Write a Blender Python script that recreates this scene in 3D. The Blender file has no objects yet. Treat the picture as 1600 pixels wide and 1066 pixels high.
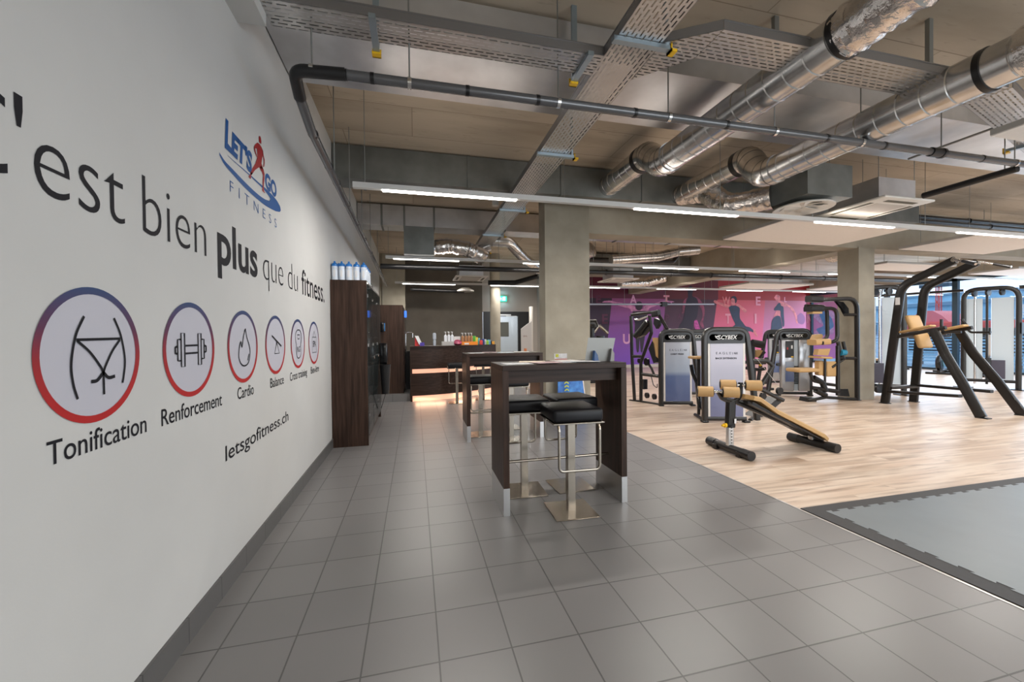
import bpy, bmesh, math, random
import numpy as np
from mathutils import Vector, Matrix
random.seed(7)
S = bpy.context.scene
COL = S.collection
# ------------------------------------------------------------------ camera
F, PSI, PIT, ROLL, EYE = 623.67, .2386021, -.0118835, -.009993, 1.3077
_cp, _sp = math.cos(PIT), math.sin(PIT)
_f = Vector((math.sin(PSI)*_cp, math.cos(PSI)*_cp, _sp))
_r = Vector((math.cos(PSI), -math.sin(PSI), 0)); _u = _r.cross(_f)
_r, _u = _r*math.cos(ROLL)+_u*math.sin(ROLL), -_r*math.sin(ROLL)+_u*math.cos(ROLL)
cam = bpy.data.objects.new('camera', bpy.data.cameras.new('camera'))
COL.objects.link(cam)
cam.matrix_world = Matrix(((_r.x, _u.x, -_f.x, 0), (_r.y, _u.y, -_f.y, 0), (_r.z, _u.z, -_f.z, EYE), (0, 0, 0, 1)))
cam.data.sensor_width = 36; cam.data.lens = F*36/1600; cam.data.clip_start = .05; cam.data.clip_end = 500
S.camera = cam
# ------------------------------------------------------------------ world, exposure
S.view_settings.view_transform = 'Standard'; S.view_settings.look = 'None'
S.view_settings.gamma = 1; S.view_settings.use_curve_mapping = False
S.view_settings.exposure = 0.42
W = bpy.data.worlds.new('world'); S.world = W; W.use_nodes = True
nt = W.node_tree; bg = nt.nodes['Background']
tc = nt.nodes.new('ShaderNodeTexCoord'); sep = nt.nodes.new('ShaderNodeSeparateXYZ')
mp = nt.nodes.new('ShaderNodeMapping'); mp.inputs['Scale'].default_value = (1, 1, 5)
nz = nt.nodes.new('ShaderNodeTexNoise'); nz.inputs['Scale'].default_value = 3.5; nz.inputs['Detail'].default_value = 5
cr = nt.nodes.new('ShaderNodeValToRGB')
cr.color_ramp.elements[0].position = .28; cr.color_ramp.elements[0].color = (.50, .66, .88, 1)
cr.color_ramp.elements[1].position = .5; cr.color_ramp.elements[1].color = (.92, .93, .97, 1)
nt.links.new(tc.outputs['Generated'], mp.inputs[0]); nt.links.new(mp.outputs[0], nz.inputs['Vector'])
nt.links.new(nz.outputs['Fac'], cr.inputs[0]); nt.links.new(cr.outputs[0], bg.inputs['Color'])
bg.inputs['Strength'].default_value = 1.5
def area(name, loc, sx, sy, power, color=(1, .93, .86), rot=(0, 0, 0), spread=180):
    l = bpy.data.lights.new(name, 'AREA'); l.shape = 'RECTANGLE'; l.size = sx; l.size_y = sy
    l.energy = power; l.color = color; l.spread = math.radians(spread)
    o = bpy.data.objects.new(name, l); COL.objects.link(o); o.location = loc; o.rotation_euler = rot
    return o
TUBE_POWER = 25
RAILZ = 2.75
# the fluorescent rails: y of rail -> lit stretches along x
RAILS = {4.1: [(-.29, 1.06), (2.45, 3.84), (5.05, 6.4), (7.65, 9.1), (10.3, 11.7), (13, 14.4), (15.6, 17)],
         7.62: [(-.36, .83), (2.1, 3.5), (4.75, 6.1), (7.2, 8.6), (9.8, 11.2), (12.4, 13.8), (15, 16.4)],
         11.1: [(-.3, 1.1), (2.1, 3.5), (4.75, 6.1), (7.4, 8.8), (10.0, 11.4), (12.7, 14.1), (15.3, 16.7)],
         .6: [(2.1, 3.5), (4.75, 6.1), (7.4, 8.8), (10.1, 11.5), (13, 14.4)],
         -2.9: [(-.3, 1.1), (2.1, 3.5), (4.75, 6.1), (7.4, 8.8), (10.1, 11.5)]}
for ry, segs in RAILS.items():
    for a, b in segs:
        area('tube_light', ((a+b)/2, ry, RAILZ-.016), b-a, .035, TUBE_POWER, (1, .945, .885))
        area('ceiling_fill', ((a+b)/2, ry, RAILZ+.06), b-a, .06, TUBE_POWER*.06, (1, .90, .80), (math.pi, 0, 0))  # weak upward fill added over each tube to brighten the ceiling
# daylight through the glass wall on the right
area('window_daylight', (17.3, 7.5, 1.75), 14.0, 2.6, 260, (.62, .8, 1), (0, math.radians(90), 0)).data.shape = 'RECTANGLE'
bpy.data.objects['window_daylight'].data.size = 2.6; bpy.data.objects['window_daylight'].data.size_y = 14
# ------------------------------------------------------------------ pixel rays -> places (for measured spots)
# cool fill light added behind the camera to brighten the near wall
area('front_fill', (6.5, -3.8, 1.5), 9.0, 2.4, 170, (.88, .96, 1), (math.radians(90), 0, 0))
def ray(a, b): return _f + _r*((a-800)/F) + _u*((533-b)/F)
def _on(k, a, b, v):
    D = ray(a, b); O = Vector((0, 0, EYE)); return O + D*((v-O[k])/D[k])
def onX(a, b, x): return _on(0, a, b, x)
def onY(a, b, y): return _on(1, a, b, y)
def onZ(a, b, z=0): return _on(2, a, b, z)
class Plane:
    """vertical plane through two floor points"""
    def __init__(s, p, q):
        s.p = Vector((p[0], p[1], 0)); d = Vector((q[0]-p[0], q[1]-p[1], 0)); s.n = Vector((-d.y, d.x, 0)).normalized(); s.d = d.normalized()
    def at(s, a, b, off=0):
        D = ray(a, b); O = Vector((0, 0, EYE)); return O + D*(((s.p-O).dot(s.n)+off)/D.dot(s.n))
# ------------------------------------------------------------------ materials
def mat(name, col, rough=.5, metal=0, spec=.5, noise=0, nscale=8, bump=0, bscale=40, coat=0, emis=None, estr=0, stretch=(1, 1, 1), trans=0, alpha=1, col2=None, detail=4):
    m = bpy.data.materials.new(name); m.use_nodes = True; n = m.node_tree.nodes; L = m.node_tree.links
    b = n['Principled BSDF']; b.inputs['Base Color'].default_value = (*col, 1); b.inputs['Roughness'].default_value = rough
    b.inputs['Metallic'].default_value = metal; b.inputs['Specular IOR Level'].default_value = spec
    b.inputs['Coat Weight'].default_value = coat; b.inputs['Transmission Weight'].default_value = trans; b.inputs['Alpha'].default_value = alpha
    if emis: b.inputs['Emission Color'].default_value = (*emis, 1); b.inputs['Emission Strength'].default_value = estr
    if noise or bump:
        t = n.new('ShaderNodeTexCoord'); p = n.new('ShaderNodeMapping'); p.inputs['Scale'].default_value = stretch
        L.new(t.outputs['Object'], p.inputs[0])
    if noise:
        z = n.new('ShaderNodeTexNoise'); z.inputs['Scale'].default_value = nscale; z.inputs['Detail'].default_value = detail
        L.new(p.outputs[0], z.inputs['Vector'])
        r = n.new('ShaderNodeValToRGB'); r.color_ramp.elements[0].position = .3; r.color_ramp.elements[1].position = .7
        c2 = col2 or tuple(min(1, c*(1+noise)) for c in col)
        c1 = col if col2 else tuple(c*(1-noise) for c in col)
        r.color_ramp.elements[0].color = (*c1, 1); r.color_ramp.elements[1].color = (*c2, 1)
        L.new(z.outputs['Fac'], r.inputs[0]); L.new(r.outputs[0], b.inputs['Base Color'])
    if bump:
        z = n.new('ShaderNodeTexNoise'); z.inputs['Scale'].default_value = bscale; z.inputs['Detail'].default_value = 3
        L.new(p.outputs[0], z.inputs['Vector'])
        k = n.new('ShaderNodeBump'); k.inputs['Strength'].default_value = bump; k.inputs['Distance'].default_value = .01
        L.new(z.outputs['Fac'], k.inputs['Height']); L.new(k.outputs[0], b.inputs['Normal'])
    return m
def brickmat(name, c1, c2, mortar, w, h, ms, off=(0, 0, 0), rough=.4, offset=0.0, metal=0, bump=.15, streak=None, rot=(0, 0, 0), bias=0, nz=None):
    m = mat(name, c1, rough, metal); n = m.node_tree.nodes; L = m.node_tree.links; b = n['Principled BSDF']
    t = n.new('ShaderNodeTexCoord'); p = n.new('ShaderNodeMapping'); p.vector_type = 'POINT'
    p.inputs['Location'].default_value = off; p.inputs['Rotation'].default_value = rot
    L.new(t.outputs['Object'], p.inputs[0])
    k = n.new('ShaderNodeTexBrick'); k.inputs['Scale'].default_value = 1; k.inputs['Brick Width'].default_value = w; k.inputs['Row Height'].default_value = h
    k.inputs['Mortar Size'].default_value = ms; k.inputs['Mortar Smooth'].default_value = .1; k.inputs['Bias'].default_value = bias
    k.offset = offset; k.squash = 1
    k.inputs['Color1'].default_value = (*c1, 1); k.inputs['Color2'].default_value = (*c2, 1); k.inputs['Mortar'].default_value = (*mortar, 1)
    L.new(p.outputs[0], k.inputs['Vector']); out = k.outputs['Color']
    if streak:
        for sc, c, lo, hi in streak:
            q = n.new('ShaderNodeMapping'); q.inputs['Scale'].default_value = sc; L.new(t.outputs['Object'], q.inputs[0])
            # shift the streaks plank by plank
            va = n.new('ShaderNodeVectorMath'); va.operation = 'ADD'; vm = n.new('ShaderNodeVectorMath'); vm.operation = 'SCALE'; vm.inputs['Scale'].default_value = 9
            L.new(k.outputs['Color'], vm.inputs[0]); L.new(q.outputs[0], va.inputs[0]); L.new(vm.outputs[0], va.inputs[1])
            z = n.new('ShaderNodeTexNoise'); z.inputs['Scale'].default_value = 1; z.inputs['Detail'].default_value = 5; L.new(va.outputs[0], z.inputs['Vector'])
            r = n.new('ShaderNodeValToRGB'); r.color_ramp.elements[0].position = lo; r.color_ramp.elements[1].position = hi
            r.color_ramp.elements[0].color = (0, 0, 0, 1); r.color_ramp.elements[1].color = (1, 1, 1, 1); L.new(z.outputs['Fac'], r.inputs[0])
            x = n.new('ShaderNodeMix'); x.data_type = 'RGBA'; x.inputs['B'].default_value = (*c, 1)
            L.new(r.outputs[0], x.inputs['Factor']); L.new(out, x.inputs['A']); out = x.outputs['Result']
    L.new(out, b.inputs['Base Color'])
    if bump:
        u = n.new('ShaderNodeBump'); u.inputs['Strength'].default_value = bump; u.inputs['Distance'].default_value = .004; u.invert = True
        L.new(k.outputs['Fac'], u.inputs['Height']); L.new(u.outputs[0], b.inputs['Normal'])
    return m
def gradmat(name, stops, axis='Z', a=0, b_=1, rough=.6, noise=0):
    """printed colour gradient along an object axis from a to b_"""
    m = mat(name, stops[0][1], rough); n = m.node_tree.nodes; L = m.node_tree.links; b = n['Principled BSDF']
    t = n.new('ShaderNodeTexCoord'); s = n.new('ShaderNodeSeparateXYZ'); L.new(t.outputs['Object'], s.inputs[0])
    r = n.new('ShaderNodeMapRange'); r.inputs['From Min'].default_value = a; r.inputs['From Max'].default_value = b_
    L.new(s.outputs[axis], r.inputs['Value']); c = n.new('ShaderNodeValToRGB'); e = c.color_ramp.elements
    e[0].position, e[0].color = stops[0][0], (*stops[0][1], 1); e[1].position, e[1].color = stops[-1][0], (*stops[-1][1], 1)
    for p, col in stops[1:-1]:
        k = e.new(p); k.color = (*col, 1)
    L.new(r.outputs[0], c.inputs[0]); L.new(c.outputs[0], b.inputs['Base Color'])
    return m
def slotmat(name, along, w=.072, h=.03, gap=.0095, col=(.55, .54, .53), rough=.32):
    m = brickmat(name, (0, 0, 0), (0, 0, 0), col, w, h, gap, rough=rough, offset=.5, metal=.85, bump=0, rot=(0, 0, 0 if along == 'X' else math.pi/2))
    n = m.node_tree.nodes; L = m.node_tree.links; b = n['Principled BSDF']; k = [x for x in n if x.type == 'TEX_BRICK'][0]
    k.inputs['Mortar Smooth'].default_value = 0
    for l in list(b.inputs['Base Color'].links): L.remove(l)
    z = n.new('ShaderNodeTexNoise'); z.inputs['Scale'].default_value = 2.5; t = [x for x in n if x.type == 'TEX_COORD'][0]; L.new(t.outputs['Object'], z.inputs['Vector'])
    r = n.new('ShaderNodeValToRGB'); r.color_ramp.elements[0].color = (*[c*.75 for c in col], 1); r.color_ramp.elements[1].color = (*[min(1, c*1.25) for c in col], 1)
    L.new(z.outputs['Fac'], r.inputs[0]); L.new(r.outputs[0], b.inputs['Base Color'])
    L.new(k.outputs['Fac'], b.inputs['Alpha'])   # punched slots
    return m
PLASTER = mat('white_plaster', (.56, .56, .545), .85, noise=.03, nscale=2, bump=.03, bscale=120)
TILE = brickmat('grey_floor_tile', (.185, .180, .180), (.205, .200, .199), (.085, .083, .082), .3, .3, .0035, off=(.82, -1.617, 0), rough=.34, bump=.5)
BASETILE = brickmat('grey_skirting_tile', (.10, .10, .098), (.115, .112, .11), (.04, .04, .04), .3, .3, .003, off=(-1.617, .1, 0), rot=(0, 0, math.pi/2), rough=.42)
WOOD = brickmat('beige_wood_plank', (.62, .475, .365), (.50, .375, .285), (.20, .14, .10), 1.3, .19, .0012, rough=.36, offset=.37, bump=.1,
                streak=[((1.1, 7, 1), (.70, .58, .47), .40, .62), ((1.5, 22, 1), (.24, .155, .10), .53, .80), ((.8, 4.5, 1), (.27, .18, .12), .54, .82)])
CONC = mat('board_marked_concrete', (.28, .245, .185), .85, noise=.3, nscale=1.6, bump=.25, bscale=25, detail=8, col2=(.40, .36, .285))
COLCONC = mat('column_concrete', (.27, .245, .19), .8, noise=.3, nscale=2.2, bump=.2, bscale=30, detail=8, col2=(.38, .345, .275))
CEIL = brickmat('ceiling_concrete', (.45, .375, .285), (.52, .44, .34), (.24, .19, .14), 2.6, .62, .004, rough=.85, offset=.3, bump=.1,
                streak=[((.6, 3, 1), (.30, .24, .17), .45, .8), ((6, 25, 1), (.18, .14, .10), .62, .95)])
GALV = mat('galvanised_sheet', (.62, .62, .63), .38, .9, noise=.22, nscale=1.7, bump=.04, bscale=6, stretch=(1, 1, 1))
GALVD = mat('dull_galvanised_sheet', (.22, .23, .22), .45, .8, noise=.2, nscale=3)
DUCTM = mat('spiral_duct_steel', (.60, .59, .58), .24, .97, noise=.25, nscale=4, bump=.012, bscale=4)
FOIL = mat('crinkled_foil', (.70, .66, .63), .22, 1, bump=1.0, bscale=22, noise=.15, nscale=10)
RIM = mat('dark_steel_rim', (.30, .30, .31), .35, .85)
SLOTX = slotmat('perforated_tray_x', 'X'); SLOTY = slotmat('perforated_tray_y', 'Y')
STRUT = mat('zinc_strut', (.38, .46, .52), .35, .85)
YEL = mat('yellow_plastic', (.85, .50, .01), .4)
PIPEB = mat('black_plastic_pipe', (.008, .008, .009), .35)
PIPEG = mat('grey_glossy_pipe', (.13, .13, .135), .25, .4)
RODM = mat('zinc_rod', (.30, .31, .30), .4, .8)
RAILM = mat('white_rail_enamel', (.62, .61, .59), .4)
LITT = mat('lit_tube', (1, 1, 1), .5, emis=(1, .95, .9), estr=9)
BAFF = mat('baffle_fabric', (.86, .81, .76), .9, noise=.02, nscale=30)
BAFFE = mat('baffle_edge', (.42, .40, .37), .7)
WHITEP = mat('white_plastic', (.72, .69, .64), .45)
DARKW = mat('dark_stained_veneer', (.042, .023, .016), .42, spec=.22, noise=.5, nscale=7, stretch=(6, 6, .35), detail=6)
DARKWH = mat('dark_veneer_level', (.034, .019, .0135), .42, spec=.22, noise=.5, nscale=7, stretch=(.35, 6, 6), detail=6)
ALU = mat('brushed_aluminium', (.60, .60, .60), .3, .9)
STEEL = mat('brushed_nickel', (.36, .32, .27), .27, 1, noise=.06, nscale=20, stretch=(1, 1, .1))
LEATH = mat('black_leatherette', (.007, .007, .009), .4, spec=.3, bump=.05, bscale=300)
INK = mat('charcoal_vinyl', (.014, .014, .018), .7, spec=.15)
BLUEV = mat('blue_vinyl', (.002, .07, .25), .6, spec=.15)
REDV = mat('red_vinyl', (.28, .006, .009), .6, spec=.15)
LILAC = mat('pale_lilac_vinyl', (.50, .50, .56), .6)
BLACK = mat('black_satin', (.006, .006, .007), .35)
BLACKG = mat('black_gloss', (.006, .006, .007), .12)
FRAME = mat('charcoal_powder_coat', (.017, .015, .014), .33, .3, coat=.12)
TAN = mat('tan_upholstery', (.50, .31, .13), .5, bump=.04, bscale=200)
CHROME = mat('chrome', (.7, .7, .7), .12, 1)
WHITE = mat('white_paper', (.75, .75, .76), .6)
GLASS = mat('clear_glass', (.9, .95, 1), .02, trans=1)
# ------------------------------------------------------------------ mesh builder
def wmat(o):
    m = Matrix.Identity(4)
    while o: m = o.matrix_basis @ m; o = o.parent
    return m
def fillet(path, rad, n=6):
    P = [Vector(p) for p in path]; out = [P[0]]
    for i in range(1, len(P)-1):
        a, b, c = P[i-1], P[i], P[i+1]; u = (a-b); v = (c-b); lu, lv = u.length, v.length; u.normalize(); v.normalize()
        ang = u.angle(v); 
        if ang > 3.1: out.append(b); continue
        t = min(rad/math.tan(ang/2), lu*.49, lv*.49)
        s, e = b+u*t, b+v*t
        for k in range(n+1):
            w = k/n; out.append(s*(1-w)**2 + b*2*w*(1-w) + e*w*w)
    out.append(P[-1]); return out
def circ(r, n=12): return [(r*math.cos(2*math.pi*k/n), r*math.sin(2*math.pi*k/n)) for k in range(n)]
def rrect(w, h, r=None, n=2):
    r = min(w, h)*.22 if r is None else r; o = []
    for cx, cy, a0 in ((w/2-r, h/2-r, 0), (-w/2+r, h/2-r, 90), (-w/2+r, -h/2+r, 180), (w/2-r, -h/2+r, 270)):
        for k in range(n+1):
            a = math.radians(a0+90*k/n); o.append((cx+r*math.cos(a), cy+r*math.sin(a)))
    return o
class MB:
    def __init__(s): s.v = []; s.f = []; s.T = None
    def add(s, v, f):
        k = len(s.v); v = [Vector(p) for p in v]
        if s.T is not None: v = [s.T @ p for p in v]
        s.v += v; s.f += [tuple(i+k for i in q) for q in f]; return s
    def box(s, x0, x1, y0, y1, z0, z1, bev=0):
        x0, x1 = sorted((x0, x1)); y0, y1 = sorted((y0, y1)); z0, z1 = sorted((z0, z1))
        if bev:
            b = bmesh.new(); bmesh.ops.create_cube(b, size=1)
            for v in b.verts: v.co = Vector(((x0+x1)/2+v.co.x*(x1-x0), (y0+y1)/2+v.co.y*(y1-y0), (z0+z1)/2+v.co.z*(z1-z0)))
            bmesh.ops.bevel(b, geom=b.edges[:], offset=min(bev, .49*min(x1-x0, y1-y0, z1-z0)), segments=3 if bev > .008 else 1, affect='EDGES', profile=.5)
            b.verts.index_update(); s.add([v.co.copy() for v in b.verts], [[v.index for v in f.verts] for f in b.faces]); b.free(); return s
        return s.add([(x, y, z) for x in (x0, x1) for y in (y0, y1) for z in (z0, z1)],
                     [(0, 1, 3, 2), (4, 6, 7, 5), (0, 4, 5, 1), (2, 3, 7, 6), (0, 2, 6, 4), (1, 5, 7, 3)])
    def sweep(s, path, prof, up=(0, 0, 1), cap=True, closed=False, scale=None):
        P = [Vector(p) for p in path]; n = len(prof); vs = []; N = len(P)
        T = []
        for i in range(N):
            if closed: t = (P[(i+1) % N]-P[i-1])
            else: t = (P[min(i+1, N-1)]-P[max(i-1, 0)])
            T.append(t.normalized())
        up = Vector(up)
        if abs(T[0].dot(up)) > .95: up = Vector((1, 0, 0)) if abs(T[0].x) < .9 else Vector((0, 1, 0))
        a = (up - T[0]*up.dot(T[0])).normalized()
        for i in range(N):
            if i:
                a = (a - T[i]*a.dot(T[i])).normalized()
            b = T[i].cross(a); k = scale[i] if scale else 1
            for (x, y) in prof: vs.append(P[i]+b*(x*k)+a*(y*k))
        fs = []
        for i in range(N if closed else N-1):
            j = (i+1) % N
            for k in range(n): fs.append((i*n+k, i*n+(k+1) % n, j*n+(k+1) % n, j*n+k))
        if cap and not closed: fs.append(tuple(range(n-1, -1, -1))); fs.append(tuple((N-1)*n+k for k in range(n)))
        return s.add(vs, fs)
    def tube(s, path, r, n=12, rad=0, **k): return s.sweep(fillet(path, rad) if rad else path, circ(r, n), **k)
    def bar(s, path, w, h, rad=0, up=(0, 0, 1), r=None, **k): return s.sweep(fillet(path, rad) if rad else path, rrect(w, h, r), up=up, **k)
    def prism(s, poly, d):
        """poly: list of 3-D points, extruded by vector d"""
        P = [Vector(p) for p in poly]; d = Vector(d); n = len(P)
        return s.add(P+[p+d for p in P], [tuple(range(n-1, -1, -1)), tuple(range(n, 2*n))]+[(k, (k+1) % n, (k+1) % n+n, k+n) for k in range(n)])
    def face(s, pts): return s.add(pts, [tuple(range(len(pts)))])
    def lathe(s, prof, c=(0, 0, 0), axis='Z', n=20, squash=(1, 1)):
        vs = []; c = Vector(c)
        for (r, h) in prof:
            for k in range(n):
                a = 2*math.pi*k/n; x, y = r*math.cos(a)*squash[0], r*math.sin(a)*squash[1]
                vs.append(c+Vector({'Z': (x, y, h), 'X': (h, x, y), 'Y': (x, h, y)}[axis]))
        fs = [(i*n+k, i*n+(k+1) % n, (i+1)*n+(k+1) % n, (i+1)*n+k) for i in range(len(prof)-1) for k in range(n)]
        fs += [tuple(range(n-1, -1, -1)), tuple((len(prof)-1)*n+k for k in range(n))]
        return s.add(vs, fs)
    def stroke(s, pts, w, mapf, closed=False):
        """flat line of width w drawn through 2-D points, mapped to 3-D"""
        P = [Vector((p[0], p[1])) for p in pts]; N = len(P); vs = []
        for i in range(N):
            if closed: t = P[(i+1) % N]-P[i-1]
            else: t = P[min(i+1, N-1)]-P[max(i-1, 0)]
            t.normalize(); n_ = Vector((-t.y, t.x))*(w/2); vs += [mapf(P[i]+n_), mapf(P[i]-n_)]
        fs = [(2*i, 2*i+1, (2*i+3) % (2*N), (2*i+2) % (2*N)) for i in range(N if closed else N-1)]
        return s.add(vs, fs)
    def build(s, name, material, parent=None, smooth=True, keep=False):
        me = bpy.data.meshes.new(name); o = bpy.data.objects.new(name, me); COL.objects.link(o)
        V = s.v
        if parent:
            o.parent = parent; inv = wmat(parent).inverted(); V = [inv @ p for p in V]
        elif not keep:
            lo = Vector([min(p[i] for p in V) for i in range(3)]); hi = Vector([max(p[i] for p in V) for i in range(3)])
            c = Vector(((lo.x+hi.x)/2, (lo.y+hi.y)/2, lo.z)); o.location = c; V = [p-c for p in V]
        me.from_pydata([tuple(p) for p in V], [], s.f)
        b = bmesh.new(); b.from_mesh(me); bmesh.ops.recalc_face_normals(b, faces=b.faces[:]); b.to_mesh(me); b.free()
        if smooth:
            me.polygons.foreach_set('use_smooth', [True]*len(me.polygons)); me.set_sharp_from_angle(angle=math.radians(38))
        me.materials.append(material); me.update(); return o
def tag(o, label, cat, group=None):
    o['label'] = label; o['category'] = cat
    if group: o['group'] = group
    return o
def thing(name, label, cat, loc=(0, 0, 0), rz=0, group=None):
    o = bpy.data.objects.new(name, None); COL.objects.link(o); o.location = loc; o.rotation_euler.z = rz; o.empty_display_size = .1
    return tag(o, label, cat, group)
def struct(o): o['kind'] = 'structure'; return o
def copy_tree(o, parent=None):
    c = o.copy(); COL.objects.link(c); c.parent = parent
    for ch in [x for x in bpy.data.objects if x.parent == o]: copy_tree(ch, c)
    return c
def place(o, loc, rz=0, label=None, group=None):
    o.location = loc; o.rotation_euler.z = rz
    if label: o['label'] = label
    if group: o['group'] = group
    return o
def text2d(s, offset=0, shear=0, space=1):
    """built-in font outlines as a flat 2-D mesh, normalised so x starts at 0 and the baseline is y=0"""
    c = bpy.data.curves.new('t', 'FONT'); c.body = s; c.offset = offset; c.shear = shear; c.space_character = space; c.resolution_u = 5
    o = bpy.data.objects.new('t', c); COL.objects.link(o)
    bpy.context.view_layer.update(); dg = bpy.context.evaluated_depsgraph_get(); me = bpy.data.meshes.new_from_object(o.evaluated_get(dg))
    v = [(p.co.x, p.co.y) for p in me.vertices]; f = [tuple(p.vertices) for p in me.polygons]
    bpy.data.objects.remove(o); bpy.data.curves.remove(c); bpy.data.meshes.remove(me)
    x0 = min(p[0] for p in v); v = [(p[0]-x0, p[1]) for p in v]
    return v, f
def put_text(mb, s, x0, x1, y0, hgt, mapf, ref='x', **k):
    """s spans x0..x1, baseline y0; glyph `ref` is hgt tall"""
    v, f = text2d(s, **k); rv, _ = text2d(ref); rh = max(p[1] for p in rv); w = max(p[0] for p in v)
    sx = (x1-x0)/w; sy = hgt/rh
    mb.add([mapf(Vector((x0+p[0]*sx, y0+p[1]*sy))) for p in v], f)
    return mb
# ================================================================== SHELL
CZ = 3.72
WX = -.97
def sbox(name, m, *a, **k): return struct(MB().box(*a).build(name, m, keep=True, smooth=False, **k))
mb = MB().box(-1.2, 2.76, -4, 14, -.1, 0); f0 = struct(mb.build('floor', TILE, keep=True, smooth=False))
sbox('floor_timber', WOOD, 2.76, 18.2, -4, 15, -.1, -.0005)
wl = sbox('wall_left', PLASTER, -1.2, WX, -4, 12.0, 0, CZ)
sbox('baseboard_left', BASETILE, WX, WX+.012, -4, 5.1, 0, .112)
sbox('trim_1', PLASTER, WX, -.82, -4, 2.62, 3.13, CZ)          # white downstand at the head of the near wall
sbox('ceiling', CEIL, -1.2, 18.4, -4, 15, CZ, CZ+.2)
# concrete columns and beams
tag(MB().box(1.99, 2.74, 5.95, 6.25, 0, CZ).build('concrete_column', COLCONC, smooth=False), 'wide flat concrete column behind the front bar table', 'column')
tag(MB().box(8.36, 8.76, 5.93, 6.33, 0, 2.97).build('concrete_column', COLCONC, smooth=False), 'square concrete column standing among the gym machines', 'column')
tag(MB().box(-.92, -.26, 12.0, 12.5, 0, CZ).build('concrete_column', COLCONC, smooth=False), 'concrete column at the end of the white wall above the rear cabinet', 'column')
tag(MB().lathe([(.15, 0), (.15, CZ)], (2.30, 11.5, 0), n=32).build('round_column', COLCONC), 'slim round concrete column before the black door', 'column')
tag(MB().box(2.74, 18, 5.95, 6.3, 2.95, CZ).build('concrete_beam', CONC, smooth=False), 'deep concrete beam running right from the wide flat column', 'beam')
tag(MB().box(8.3, 8.8, 6.3, 14.4, 2.95, CZ).build('concrete_beam', CONC, smooth=False), 'concrete beam running away behind the square column towards the mural', 'beam')
# back of the room
sbox('wall_back', mat('dark_board_concrete', (.12, .105, .085), .85, noise=.3, nscale=1.4, bump=.2, bscale=25, col2=(.17, .15, .125), detail=8), -1.2, 2.17, 13.0, 13.3, 0, CZ)
BW = mat('warm_white_paint', (.48, .44, .40), .85)
sbox('wall_back_door', BW, 2.17, 4.1, 13.0, 13.3, 2.13, CZ)
sbox('wall_back_side', BW, 3.75, 4.1, 13.0, 13.3, 0, 2.13)
sbox('wall_corner', BW, 4.05, 4.2, 9.6, 14.6, 0, CZ)
sbox('wall_left_end', CONC, -1.2, -.9, 12.0, 13.0, 0, CZ)
sbox('wall_mural', BW, 4.1, 18.3, 14.5, 14.7, 0, CZ)
sbox('wall_behind', PLASTER, -1.2, 2.0, -4.2, -4, 0, CZ); sbox('wall_behind_head', PLASTER, 2.0, 18.3, -4.2, -4, 2.9, CZ); sbox('wall_behind_end', PLASTER, 11.0, 18.3, -4.2, -4, 0, 2.9)
w = bpy.data.objects.new('window_front', None); COL.objects.link(w); w.location = (6.5, -4.1, 0); struct(w)  # unseen glazed front, added to go with the fill light
WINM = mat('window_bar', (.03, .06, .085), .4, .3)
for x in (2, 3.8, 5.6, 7.4, 9.2, 10.94): MB().box(x, x+.06, -4.15, -4.05, 0, 2.9).build('window_frame', WINM, w, smooth=False)
# door in the back wall: black frame, glazed leaf, view to a lit corridor
dr = bpy.data.objects.new('door_1', None); COL.objects.link(dr); dr.location = (2.9, 13, 0); struct(dr)
m = MB().box(2.2, 2.62, 12.97, 13.06, 0, 2.13).box(3.37, 3.75, 12.97, 13.06, 0, 2.13).box(2.62, 3.37, 12.97, 13.06, 1.98, 2.13); m.build('door_frame', BLACK, dr, smooth=False)
MB().box(2.62, 3.37, 13.0, 13.02, 0, 1.98).build('glass_pane', mat('door_glass', (.8, .9, .95), .03, alpha=.25), dr, smooth=False)
MB().box(2.72, 3.12, 12.93, 12.97, 1.995, 2.04).box(2.95, 3.3, 12.90, 12.93, 1.96, 1.985).build('door_closer', ALU, dr, smooth=False)
MB().box(2.62, 3.05, 12.985, 12.998, 1.30, 1.78).build('notice_panel', mat('grey_panel', (.16, .17, .15), .6), dr, smooth=False)
sbox('wall_corridor', mat('corridor_paint', (.62, .66, .70), .8), 2.2, 4.0, 14.6, 14.7, 0, 2.6)
cd = MB().box(2.62, 3.0, 14.4, 14.5, 0, 1.25)
tag(cd.build('dark_cupboard', mat('corridor_dark', (.05, .055, .06), .6, noise=.6, nscale=6)), 'dark shelf unit seen through the glazed black door', 'cupboard')
area('corridor_light', (3.1, 14.0, 2.5), 1.2, .2, 14, (.85, .93, 1))
# emergency exit sign
es = thing('exit_sign', 'small green lit emergency exit sign above the black door', 'exit sign', (2.83, 12.94, 2.52))
MB().box(2.66, 2.98, 12.93, 12.995, 2.47, 2.64).build('sign_face', mat('exit_green', (0, .3, .15), .5, emis=(.02, .65, .38), estr=1.3), es, smooth=False)
g = MB(); mf = lambda p: Vector((2.66+p.x, 12.926, 2.47+p.y))
g.face([mf(Vector(p)) for p in [(.03, .085), (.08, .14), (.08, .105), (.13, .105), (.13, .065), (.08, .065), (.08, .03)]])
g.face([mf(Vector(p)) for p in [(.19, .03), (.27, .03), (.27, .145), (.19, .145)]])
g.build('running_figure', mat('exit_white', (1, 1, 1), .5, emis=(.9, 1, .95), estr=2.2), es, smooth=False)
l = bpy.data.lights.new('exit_glow', 'POINT'); l.energy = 3.5; l.color = (.55, .85, 1); l.shadow_soft_size = .05
o = bpy.data.objects.new('exit_glow', l); COL.objects.link(o); o.location = (2.82, 12.84, 2.55)
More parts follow.
